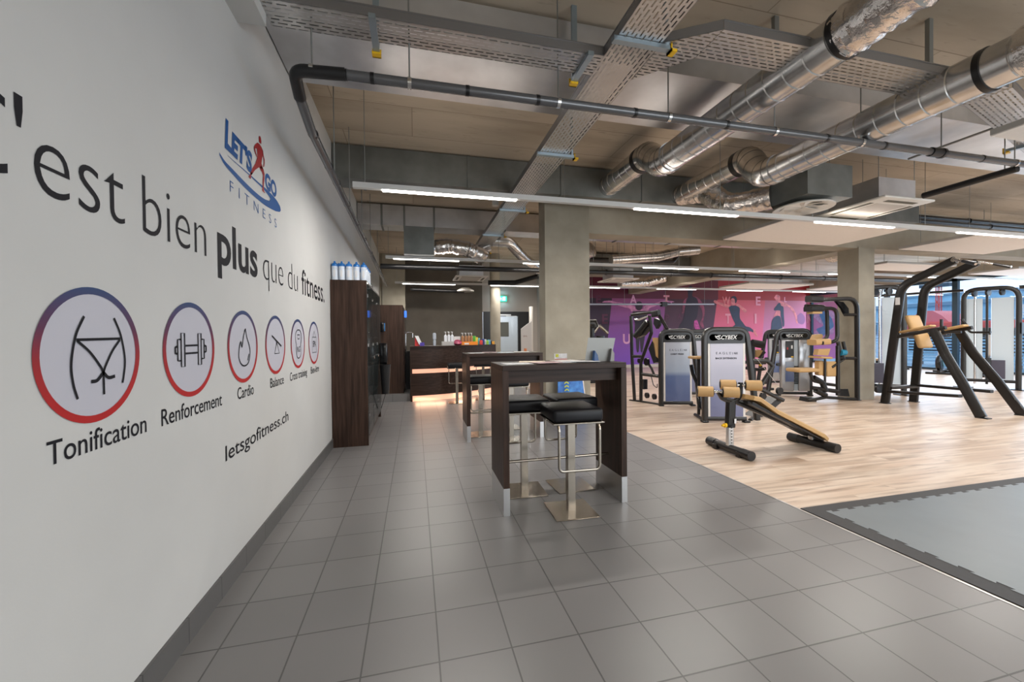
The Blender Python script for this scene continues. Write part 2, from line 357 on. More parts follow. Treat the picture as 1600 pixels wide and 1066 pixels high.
# raised tiled plinth behind the first cabinet
tag(MB().box(-.96, -.11, 8.42, 11.98, 0, .15).build('tiled_platform', TILE, smooth=False), 'low grey tiled platform under the rear dark cabinet', 'platform')
# window wall on the right
GX = 17.6
WINM = mat('window_bar', (.03, .06, .085), .4, .3)
for i, (ya, yb) in enumerate([(-4, -2.53), (-2.53, -.53), (-.53, 1.47), (1.47, 3.47), (3.47, 5.47), (5.47, 7.47), (7.47, 9.475), (9.475, 11.48), (11.48, 13.0), (13.0, 14.5)]):
    w = bpy.data.objects.new('window_%d' % (i+1), None); COL.objects.link(w); w.location = (GX, (ya+yb)/2, 0); struct(w)
    MB().box(GX-.06, GX+.06, ya, ya+.07, 0, 3.1).box(GX-.06, GX+.06, yb-.07, yb, 0, 3.1).box(GX-.06, GX+.06, ya, yb, 0, .07).box(GX-.06, GX+.06, ya, yb, 3.0, 3.1).build('window_frame', WINM, w, smooth=False)
    gm = bpy.data.materials.get('pane_glass')
    if not gm:
        gm = bpy.data.materials.new('pane_glass'); gm.use_nodes = True; n = gm.node_tree.nodes; L = gm.node_tree.links
        a = n.new('ShaderNodeBsdfTransparent'); a.inputs[0].default_value = (.80, .90, 1, 1); b = n.new('ShaderNodeBsdfGlossy'); b.inputs['Roughness'].default_value = .02
        x = n.new('ShaderNodeMixShader'); x.inputs[0].default_value = .06; L.new(a.outputs[0], x.inputs[1]); L.new(b.outputs[0], x.inputs[2]); L.new(x.outputs[0], n['Material Output'].inputs[0])
    MB().box(GX-.01, GX+.01, ya+.07, yb-.07, .07, 3.0).build('window_pane', gm, w, smooth=False)
sbox('wall_window_head', CONC, GX-.1, GX+.2, -4, 14.5, 3.1, CZ)
# ================================================================== OUTSIDE
BLDG = mat('blue_grey_facade', (.26, .46, .60), .7, noise=.15, nscale=.5)
ground = struct(MB().box(17.8, 200, -60, 110, -.3, -.12).build('ground', mat('wet_asphalt', (.18, .30, .38), .7, noise=.3, nscale=.5), keep=True, smooth=False))
def building(x, y0, y1, h, label, roofh=0, step=0):
    b = thing('office_building', label, 'building', (x, (y0+y1)/2, 0))
    MB().box(x, x+12, y0, y1, -.15, h).build('wall', BLDG, b, smooth=False)
    nf = max(1, int(h/3)); 
    for k in range(nf):
        n = int((y1-y0)/3.2)
        for j in range(n):
            yy = y0+1+j*3.2
            MB().box(x-.08, x, yy, yy+2, k*3+1, k*3+2.5).build('window', mat_win if (j+k) % 3 else mat_winl, b, smooth=False)
        MB().box(x-.5, x, y0, y1, k*3+2.85, k*3+3).build('ledge', mat_ledge, b, smooth=False)
    MB().box(x-.4, x+12.4, y0-.4, y1+.4, h, h+.5).build('roof', mat_roof, b, smooth=False)
    return b
mat_win = mat('far_dark_window', (.08, .18, .26), .2); mat_winl = mat('far_light_window', (.50, .62, .70), .3)
mat_ledge = mat('far_ledge', (.50, .62, .70), .6); mat_roof = mat('far_roof', (.16, .27, .36), .7)
building(70, 30, 56, 4.9, 'blue grey office block far outside, left of the window bar', 0)
building(105, 6, 44, 6.0, 'lower blue grey office block far outside, behind the cable station')
building(130, 60, 84, 10.5, 'tallest far office block, set back between the two lower ones')
fz = thing('slatted_fence', 'pale blue slatted fence outside beyond the exercise bikes', 'fence', (22, 14, 0))
m = MB()
for k in range(9): m.box(22, 22.04, 4, 26, .02+k*.13, .09+k*.13)
m.build('slats', mat('fence_blue', (.42, .68, .82), .6), fz, smooth=False)
for y in range(4, 27, 3): MB().box(22.04, 22.12, y, y+.08, -.12, 1.25).build('post', WINM, fz, smooth=False)
ex = thing('excavator', 'red construction vehicle parked outside behind the fence', 'construction vehicle', (36, 21, 0))
REDP = mat('red_machine_paint', (.62, .07, .05), .5)
MB().box(35, 38, 14, 21.8, 1.5, 2.0, .1).build('body', REDP, ex)
MB().prism([(35.2, 19.3, 2.0), (35.2, 21.6, 2.0), (35.2, 21.3, 2.4), (35.2, 20.9, 2.85), (35.2, 20.2, 2.8), (35.2, 19.7, 2.45)], (2.2, 0, 0)).build('cab', mat('pink_red_paint', (.66, .14, .14), .5), ex)
MB().box(34.95, 38, 14.5, 21.5, -.12, 1.5, .15).build('track', BLACK, ex)
ck = thing('tower_crane', 'thin red tower crane rising above the far roofs', 'crane', (64, 36, 0))
m = MB()
for dx, dy in ((0, 0), (.35, 0), (0, .35), (.35, .35)): m.box(64+dx, 64.08+dx, 36+dy, 36.08+dy, -.12, 15)
for k in range(12): m.bar([(64, 36, .8+k*1.2), (64, 36.4, 1.8+k*1.2)], .1, .1)
m.build('mast', REDP, ck, smooth=False)
MB().box(63.8, 65, 35, 38, 7.0, 7.4).build('platform', WINM, ck, smooth=False)
# ================================================================== WALL LETTERING
wm = lambda p: Vector((WX+.0015, p.x, p.y))
wm2 = lambda p: Vector((WX+.0025, p.x, p.y))
wm3 = lambda p: Vector((WX+.0035, p.x, p.y))
sl = thing('wall_slogan', 'large dark French slogan lettered across the white wall above the icons', 'lettering', (WX+.001, 3, 1.66))
for w, a, b, off in (("C", 1.02, 1.252, -.014), ("'", 1.272, 1.295, -.0), ('est', 1.323, 1.661, -.014), ('bien', 1.756, 2.216, -.016), ('plus', 2.329, 2.86, .02), ('que', 2.957, 3.37, -.019), ('du', 3.49, 3.757, -.019), ('fitness.', 3.88, 4.79, .006)):
    put_text(MB(), w, a, b, 1.702, .145, wm, offset=off).build('word', INK, sl, smooth=False)
wb = put_text(MB(), 'letsgofitness.ch', 2.375, 3.44, .668, .052, wm, offset=.004).build('web_address', INK, smooth=False)
tag(wb, 'dark web address lettered on the white wall below the icons', 'lettering')
RINGM = gradmat('red_to_blue_ring', [(0, (.42, .006, .008)), (.35, (.30, .008, .015)), (.62, (.09, .015, .06)), (1, (.004, .04, .14))], 'Z', -.13, .21)

icons = [('Tonification', 1.511, 1.34, 1.752), ('Renforcement', 2.066, 1.842, 2.347), ('Cardio', 2.627, 2.532, 2.764), ('Balance', 3.18, 3.054, 3.344), ('Cross training', 3.742, 3.498, 4.015), ('Bien-être', 4.293, 4.152, 4.482)]
desc = ['round wall icon of hips and briefs captioned Tonification', 'round wall icon of a dumbbell captioned Renforcement', 'round wall icon of a flame captioned Cardio', 'round wall icon of a tilted seesaw captioned Balance', 'round wall icon of a kettlebell captioned Cross training', 'round wall icon of a hanging spa sign captioned Bien-être']
def arc(cx, cy, r, a0, a1, n=16, ry=None): return [(cx+r*math.cos(math.radians(a0+(a1-a0)*k/n)), cy+(ry or r)*math.sin(math.radians(a0+(a1-a0)*k/n))) for k in range(n+1)]
def smoothp(pts, n=6):
    P = [Vector((p[0], p[1])) for p in pts]; P = [P[0]*2-P[1]]+P+[P[-1]*2-P[-2]]; o = []
    for i in range(1, len(P)-2):
        a, b, c, d = P[i-1:i+3]
        for k in range(n):
            t = k/n; o.append(.5*((2*b)+(c-a)*t+(2*a-5*b+4*c-d)*t*t+(3*b-a-3*c+d)*t**3))
    o.append(P[-2]); return [(p.x, p.y) for p in o]
for i, (cap, cy, a, b) in enumerate(icons):
    t = thing('wall_icon', desc[i], 'wall icon', (WX+.001, cy, 1.263), group='round icons on the white wall')
    cz = 1.263; R_ = .209
    d = MB(); d.face([wm(Vector(p)) for p in arc(cy, cz, R_-.01, 0, 352.5, 47)]); d.build('disc', LILAC, t, smooth=False)
    d = MB(); d.stroke(arc(cy, cz, R_-.011, 0, 354, 59), .022, wm2, closed=True); d.build('ring', RINGM, t, smooth=False)
    g = MB(); w = .0085
    def L(pts, cl=False, ww=w, sm=False): g.stroke([(cy+x, cz+y) for x, y in (smoothp(pts) if sm else pts)], ww, wm3, cl)
    if i == 0:
        L([(-.038, .118), (-.07, .06), (-.088, -.02), (-.083, -.08), (-.068, -.128)], sm=True); L([(.085, .118), (.115, .06), (.132, -.02), (.125, -.075), (.118, -.10)], sm=True)
        L([(-.068, .047), (.112, .050)]); L([(-.065, .044), (-.02, .01), (.02, -.035), (.034, -.058)], sm=True); L([(.110, .046), (.075, .01), (.045, -.035), (.034, -.058)], sm=True)
        L([(-.016, -.082), (.008, -.08), (.034, -.058)], sm=True, ww=.011); L([(.084, -.074), (.055, -.076), (.034, -.058)], sm=True, ww=.011); L([(.034, -.058), (.035, -.128)])
    elif i == 1:
        for s_ in (-1, 1):
            L([(s_*.055, .072), (s_*.082, .072), (s_*.082, -.072), (s_*.055, -.072)], True); L([(s_*.085, .045), (s_*.108, .045), (s_*.108, -.045), (s_*.085, -.045)]); L([(s_*.112, .015), (s_*.126, .012), (s_*.126, -.012), (s_*.112, -.015)], ww=.011)
        L([(-.05, .018), (.05, .018)]); L([(-.05, -.016), (.05, -.016)])
    elif i == 2:
        L([(.022, .105), (-.005, .06), (-.022, .01), (-.032, .0), (-.045, .03), (-.066, -.01), (-.072, -.06), (-.04, -.10), (.01, -.112), (.06, -.095), (.085, -.045), (.078, .0), (.045, .05), (.022, .105)], sm=True); L([(.068, -.045), (.05, -.082)])
    elif i == 3:
        L([(-.085, .065), (.115, -.012)], ww=.013); L([(.012, .02), (-.035, -.062), (.068, -.062), (.012, .02)])
    elif i == 4:
        L([(-.03, .115), (.045, .115), (.085, .085), (.088, .03), (.07, -.01), (.075, -.06), (.06, -.105), (.0, -.125), (-.045, -.105), (-.06, -.06), (-.06, -.01), (-.08, .03), (-.075, .085), (-.03, .115)], sm=True)
        L([(-.03, .075), (.045, .075), (.03, .04), (-.02, .04)], True); put_text(g, 'KG', cy-.035, cy+.05, cz-.07, .045, wm3, ref='K')
    else:
        L([(-.075, .055), (.085, .055), (.085, -.095), (-.075, -.095)], True, ww=.007); L([(-.045, .055), (.005, .118), (.055, .055)], ww=.006); put_text(g, 'SPA', cy-.055, cy+.065, cz-.04, .06, wm3, ref='S')
    g.build('symbol', INK, t, smooth=False)
    hgt = .043
    if cap == 'Cross training':
        put_text(MB(), 'Cross', a, a+.205, .968, hgt, wm, offset=.004).build('caption', INK, t, smooth=False); put_text(MB(), 'training', a+.235, b, .968, hgt, wm, offset=.004).build('caption', INK, t, smooth=False)
    else: put_text(MB(), cap, a, b, .968, hgt, wm, offset=.004).build('caption', INK, t, smooth=False)
# club logo
lg = thing('wall_logo', 'blue and red running figure club logo on the white wall', 'logo', (WX+.001, 2.85, 2.1))
q = lambda x, y: onX(335+x/6.273, 190+y/6.273, WX)
def wp(pts): return [(q(*p).y, q(*p).z) for p in pts]
def poly(mb, pts, mf=wm2, sm=False):
    P = wp(pts); P = smoothp(P+[P[0]], 4)[:-1] if sm else P
    f = mb.face([mf(Vector(p)) for p in P]); return mb
put_text(MB(), "LET'S", 2.43, 2.80, 2.335, .115, lambda p: Vector((WX+.002, p.x, p.y+(.03 if p.x < 2.5 else 0)*(p.y-2.335)/.115)), ref='L', offset=.05, shear=.14).build('lets_lettering', BLUEV, lg, smooth=False)
put_text(MB(), "GO", 3.02, 3.25, 2.335, .10, wm, ref='G', offset=.05).build('go_lettering', BLUEV, lg, smooth=False)
put_text(MB(), "FITNESS", 2.485, 3.24, 2.113, .062, wm, ref='F', offset=-.012, space=1.9).build('fitness_lettering', BLUEV, lg, smooth=False)
m = MB()
up_ = wp([(45, 300), (100, 385), (180, 470), (270, 565), (360, 655), (440, 725), (500, 765), (535, 778)]); lo_ = wp([(48, 330), (95, 420), (175, 515), (265, 615), (350, 700), (430, 770), (500, 825), (570, 865)])
up_, lo_ = smoothp(up_), smoothp(lo_)
for k in range(len(up_)-1): m.face([wm(Vector(up_[k])), wm(Vector(lo_[k])), wm(Vector(lo_[k+1])), wm(Vector(up_[k+1]))])
a_ = smoothp(wp([(125, 330), (230, 420), (330, 505), (430, 595), (500, 655), (560, 715), (610, 775), (645, 850)])); b_ = smoothp(wp([(125, 333), (230, 428), (330, 517), (425, 610), (480, 665), (520, 715), (548, 760), (600, 880)]))
for k in range(len(a_)-1): m.face([wm(Vector(a_[k])), wm(Vector(b_[k])), wm(Vector(b_[k+1])), wm(Vector(a_[k+1]))])
m.face([wm2(Vector(p)) for p in wp([(535, 778), (552, 745), (610, 775), (640, 830), (648, 870), (638, 886), (600, 880), (555, 858), (500, 825), (500, 765)])])
m.build('swoosh', BLUEV, lg, smooth=False)
m = MB()
poly(m, [(433, 145), (442, 140), (450, 155), (457, 195), (455, 222), (447, 215), (437, 205), (432, 180)])
poly(m, [(410, 212), (420, 205), (440, 222), (460, 255), (472, 290), (470, 330), (462, 375), (458, 410), (468, 440), (475, 470), (432, 448), (395, 475), (370, 510), (355, 525), (352, 495), (365, 465), (398, 410), (412, 370), (418, 340), (415, 300), (412, 265), (395, 262), (385, 270), (383, 250), (395, 225)])
poly(m, [(385, 250), (396, 265), (402, 300), (416, 345), (410, 345), (396, 310), (386, 275)])
poly(m, [(466, 270), (474, 290), (478, 330), (489, 375), (489, 410), (482, 445), (474, 445), (480, 405), (479, 375), (470, 335)])
poly(m, [(352, 495), (372, 505), (355, 532), (354, 558), (346, 562), (332, 540), (336, 528), (347, 520)])
poly(m, [(455, 430), (478, 470), (488, 515), (487, 560), (482, 610), (480, 655), (484, 680), (494, 698), (490, 702), (468, 682), (464, 672), (470, 640), (470, 580), (474, 530), (462, 495), (440, 455)])
m.build('runner', REDV, lg, smooth=False)
# ================================================================== CEILING SERVICES
def galv_duct(label, x0, x1, y0, y1, z0, z1, seams, m=GALV, step=None):
    t = thing('rectangular_duct', label, 'duct', ((x0+x1)/2, (y0+y1)/2, z0))
    MB().box(x0, x1, y0, y1, z0, z1).build('duct_body', m, t, smooth=False)
    for x in seams:
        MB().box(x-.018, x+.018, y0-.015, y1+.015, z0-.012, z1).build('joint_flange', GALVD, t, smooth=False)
    return t
galv_duct('flat galvanised duct nearest the camera, above the perforated cross tray', WX+.01, 14, 2.87, 3.66, 3.44, 3.70, [], GALV)
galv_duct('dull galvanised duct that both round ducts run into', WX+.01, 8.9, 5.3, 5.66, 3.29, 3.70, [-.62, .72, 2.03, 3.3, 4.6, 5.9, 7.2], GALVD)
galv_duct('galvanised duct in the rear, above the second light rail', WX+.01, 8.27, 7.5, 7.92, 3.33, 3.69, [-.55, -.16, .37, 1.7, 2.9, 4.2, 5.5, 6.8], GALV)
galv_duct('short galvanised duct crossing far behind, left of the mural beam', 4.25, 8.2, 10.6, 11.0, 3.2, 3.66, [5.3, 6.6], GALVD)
db = MB().box(-.17, .36, 7.40, 7.92, 2.80, 3.30)
tag(db.build('duct_drop_box', GALVD, smooth=False), 'square sheet metal box hanging under the rear left duct', 'duct box')
# perforated cable trays
def tray(label, p, q, width, z, h=.06, struts=(), sgn=1):
    a, b = Vector((p[0], p[1], z)), Vector((q[0], q[1], z)); L = (b-a).length; rz = math.atan2(b.y-a.y, b.x-a.x)
    t = thing('cable_tray', label, 'cable tray', a, rz)
    bpy.context.view_layer.update()
    def B(mb, n, m, par=t):
        o = mb.build(n, m, par, smooth=False); return o
    T = Matrix.Translation(a) @ Matrix.Rotation(rz, 4, 'Z')
    m = MB(); m.T = T; m.box(0, L, -width/2, width/2, 0, .0025); B(m, 'perforated_base', SLOTX)
    for s in (-1, 1):
        m = MB(); m.T = T; y = s*width/2; m.box(0, L, y-.0015, y+.0015, 0, h).box(0, L, y-.004, y+.004, h-.006, h+.003); B(m, 'side_rail', RIM)
    for d in struts:
        x, over, up = d
        m = MB(); m.T = T
        e0, e1 = sorted((-sgn*(width/2+.03), sgn*(width/2+.07)))
        m.box(x-.02, x+.02, e0, e1, -.032, -.003); st = B(m, 'support_strut', STRUT)
        m = MB(); m.T = T; ye = sgn*(width/2+.075); m.box(x-.028, x+.028, ye-.032, ye+.012, -.045, -.028).box(x-.028, x+.028, ye+.004, ye+.012, -.045, .01); B(m, 'yellow_end_cap', YEL, st)
        if up:
            m = MB(); m.T = T; ye = sgn*(width/2+.045); m.box(x-.02, x+.02, ye-.006, ye+.012, -.003, CZ-z); 
            for k in range(7): m.box(x-.007, x+.007, ye-.008, ye-.006, .05+k*.07, .09+k*.07)
            B(m, 'slotted_hanger', STRUT, st)
    return t
tray('perforated steel cable tray running right from the white wall', (WX+.15, 2.60), (1.27, 2.60), .21, 3.2, struts=((.60, 1, 1), (1.98, 1, 1)))
tray('long perforated cable tray running straight away from the camera', (1.425, .6), (1.425, 9.7), .31, 3.2, sgn=-1, struts=((1.72, 1, 1), (3.34, 1, 1), (5.2, 1, 1), (6.7, 1, 1), (8.2, 1, 1)))
tj = thing('cable_tray', 'slanting perforated junction piece between the long tray and the right tray', 'cable tray', (1.58, 2.45, 3.2))
m = MB().prism([(1.585, 2.30, 3.2), (1.886, 2.115, 3.2), (1.886, 2.375, 3.2), (1.585, 2.68, 3.2)], (0, 0, .0025)); m.build('perforated_base', SLOTX, tj, smooth=False)
m = MB().prism([(1.585, 2.30, 3.2), (1.886, 2.115, 3.2), (1.886, 2.115, 3.263), (1.585, 2.30, 3.263)], (0, .003, 0)).prism([(1.585, 2.68, 3.2), (1.886, 2.375, 3.2), (1.886, 2.375, 3.263), (1.585, 2.68, 3.263)], (0, .003, 0)); m.build('side_rail', RIM, tj, smooth=False)
tray('perforated cable tray passing above the round ducts', (1.89, 2.245), (4.5, 2.245), .26, 3.2+.0)
tray('bent end of the right cable tray beside the hanging white panel', (4.5, 2.235), (7.2, 2.95), .26, 3.2, struts=((1.6, 1, 0),), sgn=1)
# round spiral ducts: x, z, r
def spiral(mb, x, z, r, y0, y1, pitch=.155):
    pr = [(r, y0)]; y = y0+.03
    while y < y1-.02:
        pr += [(r, y-.007), (r-.006, y-.001), (r-.006, y+.001), (r, y+.007)]; y += pitch
    pr.append((r, y1)); return mb.lathe(pr, (x, 0, z), 'Y', n=36)
def flexfoil(path, r, name, parent, amp=.012, n=26, closed=False):
    """crinkled aluminium hose"""
    P = fillet(path, .25, 8); Q = []
    for i in range(len(P)-1):
        k = max(1, int((P[i+1]-P[i]).length/.03))
        for j in range(k): Q.append(P[i].lerp(P[i+1], j/k))
    Q.append(P[-1]); sc = [1+random.uniform(-1, 1)*amp/r for _ in Q]
    mb = MB(); mb.sweep(Q, circ(r, n), scale=sc)
    for v in mb.v: v += Vector((random.uniform(-1, 1), random.uniform(-1, 1), random.uniform(-1, 1)))*amp*.35
    return mb.build(name, FOIL, parent)
def round_duct(label, xa, za, xb, zb, yf, y1, y2, r, yb=None):
    yb = yb or yf
    t = thing('round_duct', label, 'duct', (xa, y1-.5, za-r))
    spiral(MB(), xa, za, r, yf, y1).build('spiral_pipe', DUCTM, t)
    MB().lathe([(r+.012, y1-.02), (r+.012, y1+.05)], (xa, 0, za), 'Y', n=36).build('collar', DUCTM, t)
    # stepped offset of four mitred pieces
    m = MB(); pth = [(xa, y1, za), (xa-.02, y1+.14, za+.0), (xa*.6+xb*.4, y1+.30, za*.55+zb*.45), (xb*.9+xa*.1, y2-.13, zb), (xb, y2, zb)]
    pth = fillet(pth, .16, 3); P = []
    for i, p in enumerate(pth): P.append(p)
    m.sweep(P, circ(r+.006, 36)); 
    for i in range(1, len(P)-1, 2):
        d = (P[i+1]-P[i-1]).normalized(); m.sweep([P[i]-d*.006, P[i]+d*.006], circ(r+.013, 36), cap=False)
    m.build('elbow', DUCTM, t)
    spiral(MB(), xb, zb, r, y2, 5.3).build('spiral_pipe', DUCTM, t)
    MB().lathe([(r+.01, y2-.02), (r+.01, y2+.05)], (xb, 0, zb), 'Y', n=36).build('collar', BLACK, t)
    MB().lathe([(r+.009, yb-.015), (r+.009, yb+.02)], (xa, 0, za), 'Y', n=36).build('clamp_band', BLACK, t)
    flexfoil([(xa, yf, za), (xa-.01, yf-.5, za+.02), (xa, yf-1.0, za-.01), (xa+.02, yf-1.6, za)], r+.012, 'foil_hose', t)
    MB().box(xa-.02, xa+.02, yf+.5, yf+.53, za+r, CZ).build('hanger_strap', RODM, t, smooth=False)
    return t
round_duct('left of the two round silver ducts, foil wrapped towards the camera', 2.70, 3.22, 2.74, 3.46, 1.99, 3.80, 4.40, .145)
round_duct('right of the two round silver ducts, passing beside the air diffuser box', 3.887, 3.12, 3.95, 3.42, 1.74, 3.60, 4.15, .143, 1.92)
# hidden-behind-column flexible hoses
t = thing('flexible_hose', 'crinkled silver hose between the duct and the diffuser box', 'hose', (4.2, 4.6, 2.8)); flexfoil([(3.95, 5.28, 3.42), (4.05, 4.9, 3.35), (4.1, 4.5, 3.0), (4.36, 4.1, 3.02)], .15, 'hose_body', t)
t = thing('flexible_hose', 'sagging silver foil hose leaving the hanging sheet metal box', 'hose', (.9, 7.6, 2.8)); flexfoil([(.36, 7.62, 2.98), (.65, 7.6, 3.02), (1.0, 7.62, 2.98), (1.35, 7.7, 2.85)], .14, 'hose_body', t)
t = thing('flexible_hose', 'silver foil hose just right of the wide column', 'hose', (3.6, 8.4, 2.9)); flexfoil([(3.75, 8.05, 3.18), (3.45, 8.7, 3.0), (3.1, 9.4, 2.95)], .16, 'hose_body', t)
t = thing('flexible_hose', 'dark wrinkled foil hose above the kicking figure of the mural', 'hose', (7.5, 11.9, 2.9)); flexfoil([(6.6, 12.0, 3.0), (7.6, 12.0, 3.08), (8.25, 11.9, 3.25)], .17, 'hose_body', t)
t = thing('flexible_hose', 'silver hose seen between the square column and the ceiling panel', 'hose', (9.5, 7.2, 2.9)); flexfoil([(8.95, 6.9, 3.0), (9.3, 7.0, 3.15), (9.75, 7.0, 3.70)], .13, 'hose_body', t)
for lab, pth in (('small round duct bending down behind the wide column top', [(1.55, 8.0, 3.25), (1.9, 8.0, 3.25), (2.3, 8.3, 2.98), (2.75, 8.6, 2.8)]), ('short dark round duct beside the end of the long tray', [(1.55, 8.2, 3.2), (1.4, 8.25, 3.15), (1.2, 8.3, 2.9)]), ('round steel duct running far right behind the concrete beam', [(4.3, 8.2, 3.0), (5.5, 8.2, 3.12), (6.0, 8.2, 3.25), (6.5, 8.1, 3.3)])):
    t = thing('round_duct', lab, 'duct', pth[0]); P = fillet(pth, .2, 5); m = MB(); m.sweep(P, circ(.11, 24))
    for i in range(len(P)-1):
        n = int((P[i+1]-P[i]).length/.14)
        for k in range(n):
            c = P[i].lerp(P[i+1], (k+.5)/n); d = (P[i+1]-P[i]).normalized(); m.sweep([c-d*.005, c+d*.005], circ(.116, 24), cap=False)
    m.build('spiral_pipe', DUCTM, t)
# pipes
def rings(mb, path_pts, r):
    for a, d in path_pts:
        d = Vector(d).normalized(); a = Vector(a); mb.sweep([a-d*.012, a+d*.012], circ(r, 16))
cp = thing('drain_pipe', 'grey pipe along the white wall turning across the ceiling below the ducts', 'pipe', (-.7, 2.67, 2.93))
zc = lambda x: 2.945+.004*x
MB().tube([(-.42, 2.67, zc(-.42)), (7.6, 2.67, zc(7.6))], .031, 20).build('cross_run', PIPEG, cp)
MB().tube([(-.40, 2.67, zc(0)), (-.69, 2.67, 2.93), (-.705, 2.86, 2.87)], .037, 18, rad=.07).build('black_elbow', PIPEB, cp)
MB().tube([(-.705, 2.84, 2.875), (-.705, 3.15, 2.80), (-.705, 11.0, 2.66)], .032, 20, rad=.1).build('wall_run', PIPEG, cp)
for x in (-.4, -.24, .36, .85, 1.6, 2.4, 3.4, 4.05, 5.3):
    mr = MB(); rings(mr, [((x, 2.67, zc(x)), (1, 0, 0))], .034); mr.build('joint_ring', BLACK, cp)
for y in (3.2, 3.75, 4.1, 4.7, 5.4, 6.2, 7.1, 8.1, 9.2):
    mr = MB(); rings(mr, [((-.705, y, 2.805-.0178*(y-3.1)), (0, 1, 0))], .036); mr.build('joint_ring', BLACK, cp)
MB().lathe([(.04, 4.62), (.04, 4.75), (.045, 4.75), (.045, 4.78)], (0, 2.67, zc(4.7)), 'X', n=18).build('black_coupling', PIPEB, cp)
for x in (-.59, -.013, 1.001, 1.884, 2.868, 3.787, 4.762, 5.772, 6.8):
    m = MB().tube([(x, 2.67, zc(x)+.03), (x, 2.67, CZ-.001)], .005, 8); o = m.build('hanger_rod', RODM, cp)
    c = MB(); rings(c, [((x, 2.67, zc(x)), (1, 0, 0))], .037); c.build('clamp', CHROME, o)
for y in (4.0, 4.9, 6.0, 7.1, 8.4):
    MB().tube([(-.705, y, 2.79-.0178*(y-3.1)), (-.705, y, CZ-.001)], .005, 8).build('hanger_rod', RODM, cp)
def pipe(label, path, r, m=PIPEB, rods=(), rad=.1, rr=None, name='ceiling_pipe'):
    t = thing(name, label, 'pipe', path[0]); MB().tube(path, r, 16, rad=rad).build('pipe_run', m, t)
    a, b = Vector(path[0]), Vector(path[-1])
    if rr:
        for f in rr: k = MB(); rings(k, [(a.lerp(b, f), b-a)], r*1.25); k.build('joint_ring', m, t)
    for x, y, z in rods: MB().tube([(x, y, z), (x, y, CZ-.001)], .005, 6).build('hanger_rod', RODM, t)
    return t
pipe('black pipe running back from the right end of the grey cross pipe', [(5.86, 2.69, 2.93), (5.86, 3.45, 2.92)], .035, rods=[(5.86, 2.78, 2.93)])
pipe('thin grey conduit under the nearest flat duct at the right', [(5.70, 2.72, 3.36), (5.70, 3.5, 3.36)], .012, RODM)
pipe('thick black pipe right along the second light rail', [(-.62, 8.0, 2.67), (12.8, 8.0, 2.71)], .05, rods=[(x, 8.0, 2.7) for x in (.3, 2.9, 4.4, 5.9, 7.4, 9.4, 11)], rr=(.1, .35, .47, .55, .62, .7, .8))
pipe('upper dark pipe above the right hand ceiling panels', [(8.95, 5.5, 3.47), (17, 5.5, 3.47)], .045, PIPEB, rods=[(11.0, 5.5, 3.5)], rr=(.2, .4))
pipe('lower dark pipe above the right hand ceiling panels', [(8.95, 5.4, 3.36), (17, 5.4, 3.34)], .04, mat('dark_grey_pipe', (.02, .02, .022), .4), rr=(.25,))
pipe('black pipe with a downturn behind the beam, above the mural', [(4.0, 9.2, 3.2), (6.6, 9.2, 3.22), (6.75, 9.2, 3.4)], .06, rods=[(x, 9.2, 3.2) for x in (4.4, 4.7, 5.0, 5.2, 5.5, 5.8, 6.0)])
pipe('short black pipe hanging before the dark back wall', [(-.1, 11.6, 2.66), (1.4, 11.6, 2.62)], .05)
pipe('thick black pipe stub curling beside the left ceiling cassette', [(1.75, 9.6, 2.62), (2.4, 9.5, 2.62), (2.9, 9.2, 2.75)], .06)
tk = pipe('blue grey curtain track hanging before the mural', [(5.1, 12.4, 2.35), (5.25, 12.4, 2.35), (10.6, 12.4, 2.40)], .03, mat('track_metal', (.28, .32, .40), .4, .6), rods=[(x, 12.4, 2.4) for x in (5.8, 7.0, 8.6, 10.2)], name='curtain_track')
MB().box(8.42, 8.62, 12.32, 12.46, 2.30, 2.46).build('track_motor', BLACK, tk, smooth=False)
MB().box(5.5, 5.9, 11.8, 11.82, 2.64, 2.7)
# light rails
order = {4.1: 'nearest white light rail, crossing the whole room in front of the columns', 7.62: 'second white light rail, just beyond the concrete beam', 11.1: 'rearmost white light rail, before the back wall and mural'}
for ry, lab in order.items():
    t = thing('light_rail', lab, 'light rail', (8, ry, RAILZ))
    MB().box(-.56 if ry < 5 else -.5, 17.3, ry-.028, ry+.028, RAILZ, RAILZ+.052).build('rail_profile', RAILM, t, smooth=False)
    for a, b in RAILS[ry]:
        MB().box(a, b, ry-.02, ry+.02, RAILZ-.012, RAILZ-.0005).build('lit_tube', LITT, t, smooth=False)
    for x in (-.45, 1.6, 3.6, 5.0, 7.0, 9.4, 11.6, 13.8):
        MB().tube([(x, ry, RAILZ+.052), (x, ry, CZ-.001)], .0035, 6).build('suspension_rod', RODM, t)
# hanging acoustic panels
def baffle(label, x0, x1, y0, y1, z=2.8):
    t = thing('acoustic_panel', label, 'ceiling panel', ((x0+x1)/2, (y0+y1)/2, z), group='hanging white acoustic panels')
    MB().box(x0, x1, y0, y1, z, z+.008).build('panel_face', BAFF, t, smooth=False)
    MB().box(x0-.003, x1+.003, y0-.003, y1+.003, z+.008, z+.05).build('panel_edge', BAFFE, t, smooth=False)
    for x in (x0+.2, x1-.2):
        for y in (y0+.2, y1-.2): MB().tube([(x, y, z+.05), (x, y, CZ-.001)], .003, 5).build('suspension_wire', RODM, t)
baffle('white ceiling panel cut off by the right frame edge, nearest the camera', 4.30, 6.4, 1.0, 2.115)
baffle('large white ceiling panel hanging just below the air cassette', 4.76, 6.98, 4.235, 5.36)
baffle('white ceiling panel hanging above the chin-up frame, in front of the beam', 8.5, 10.7, 4.32, 5.36)
baffle('white ceiling panel behind the beam, just right of the square column', 9.9, 12.0, 6.45, 7.25)
baffle('white ceiling panel at the far right, beyond the chin-up handles', 14.0, 16.2, 6.4, 7.3)
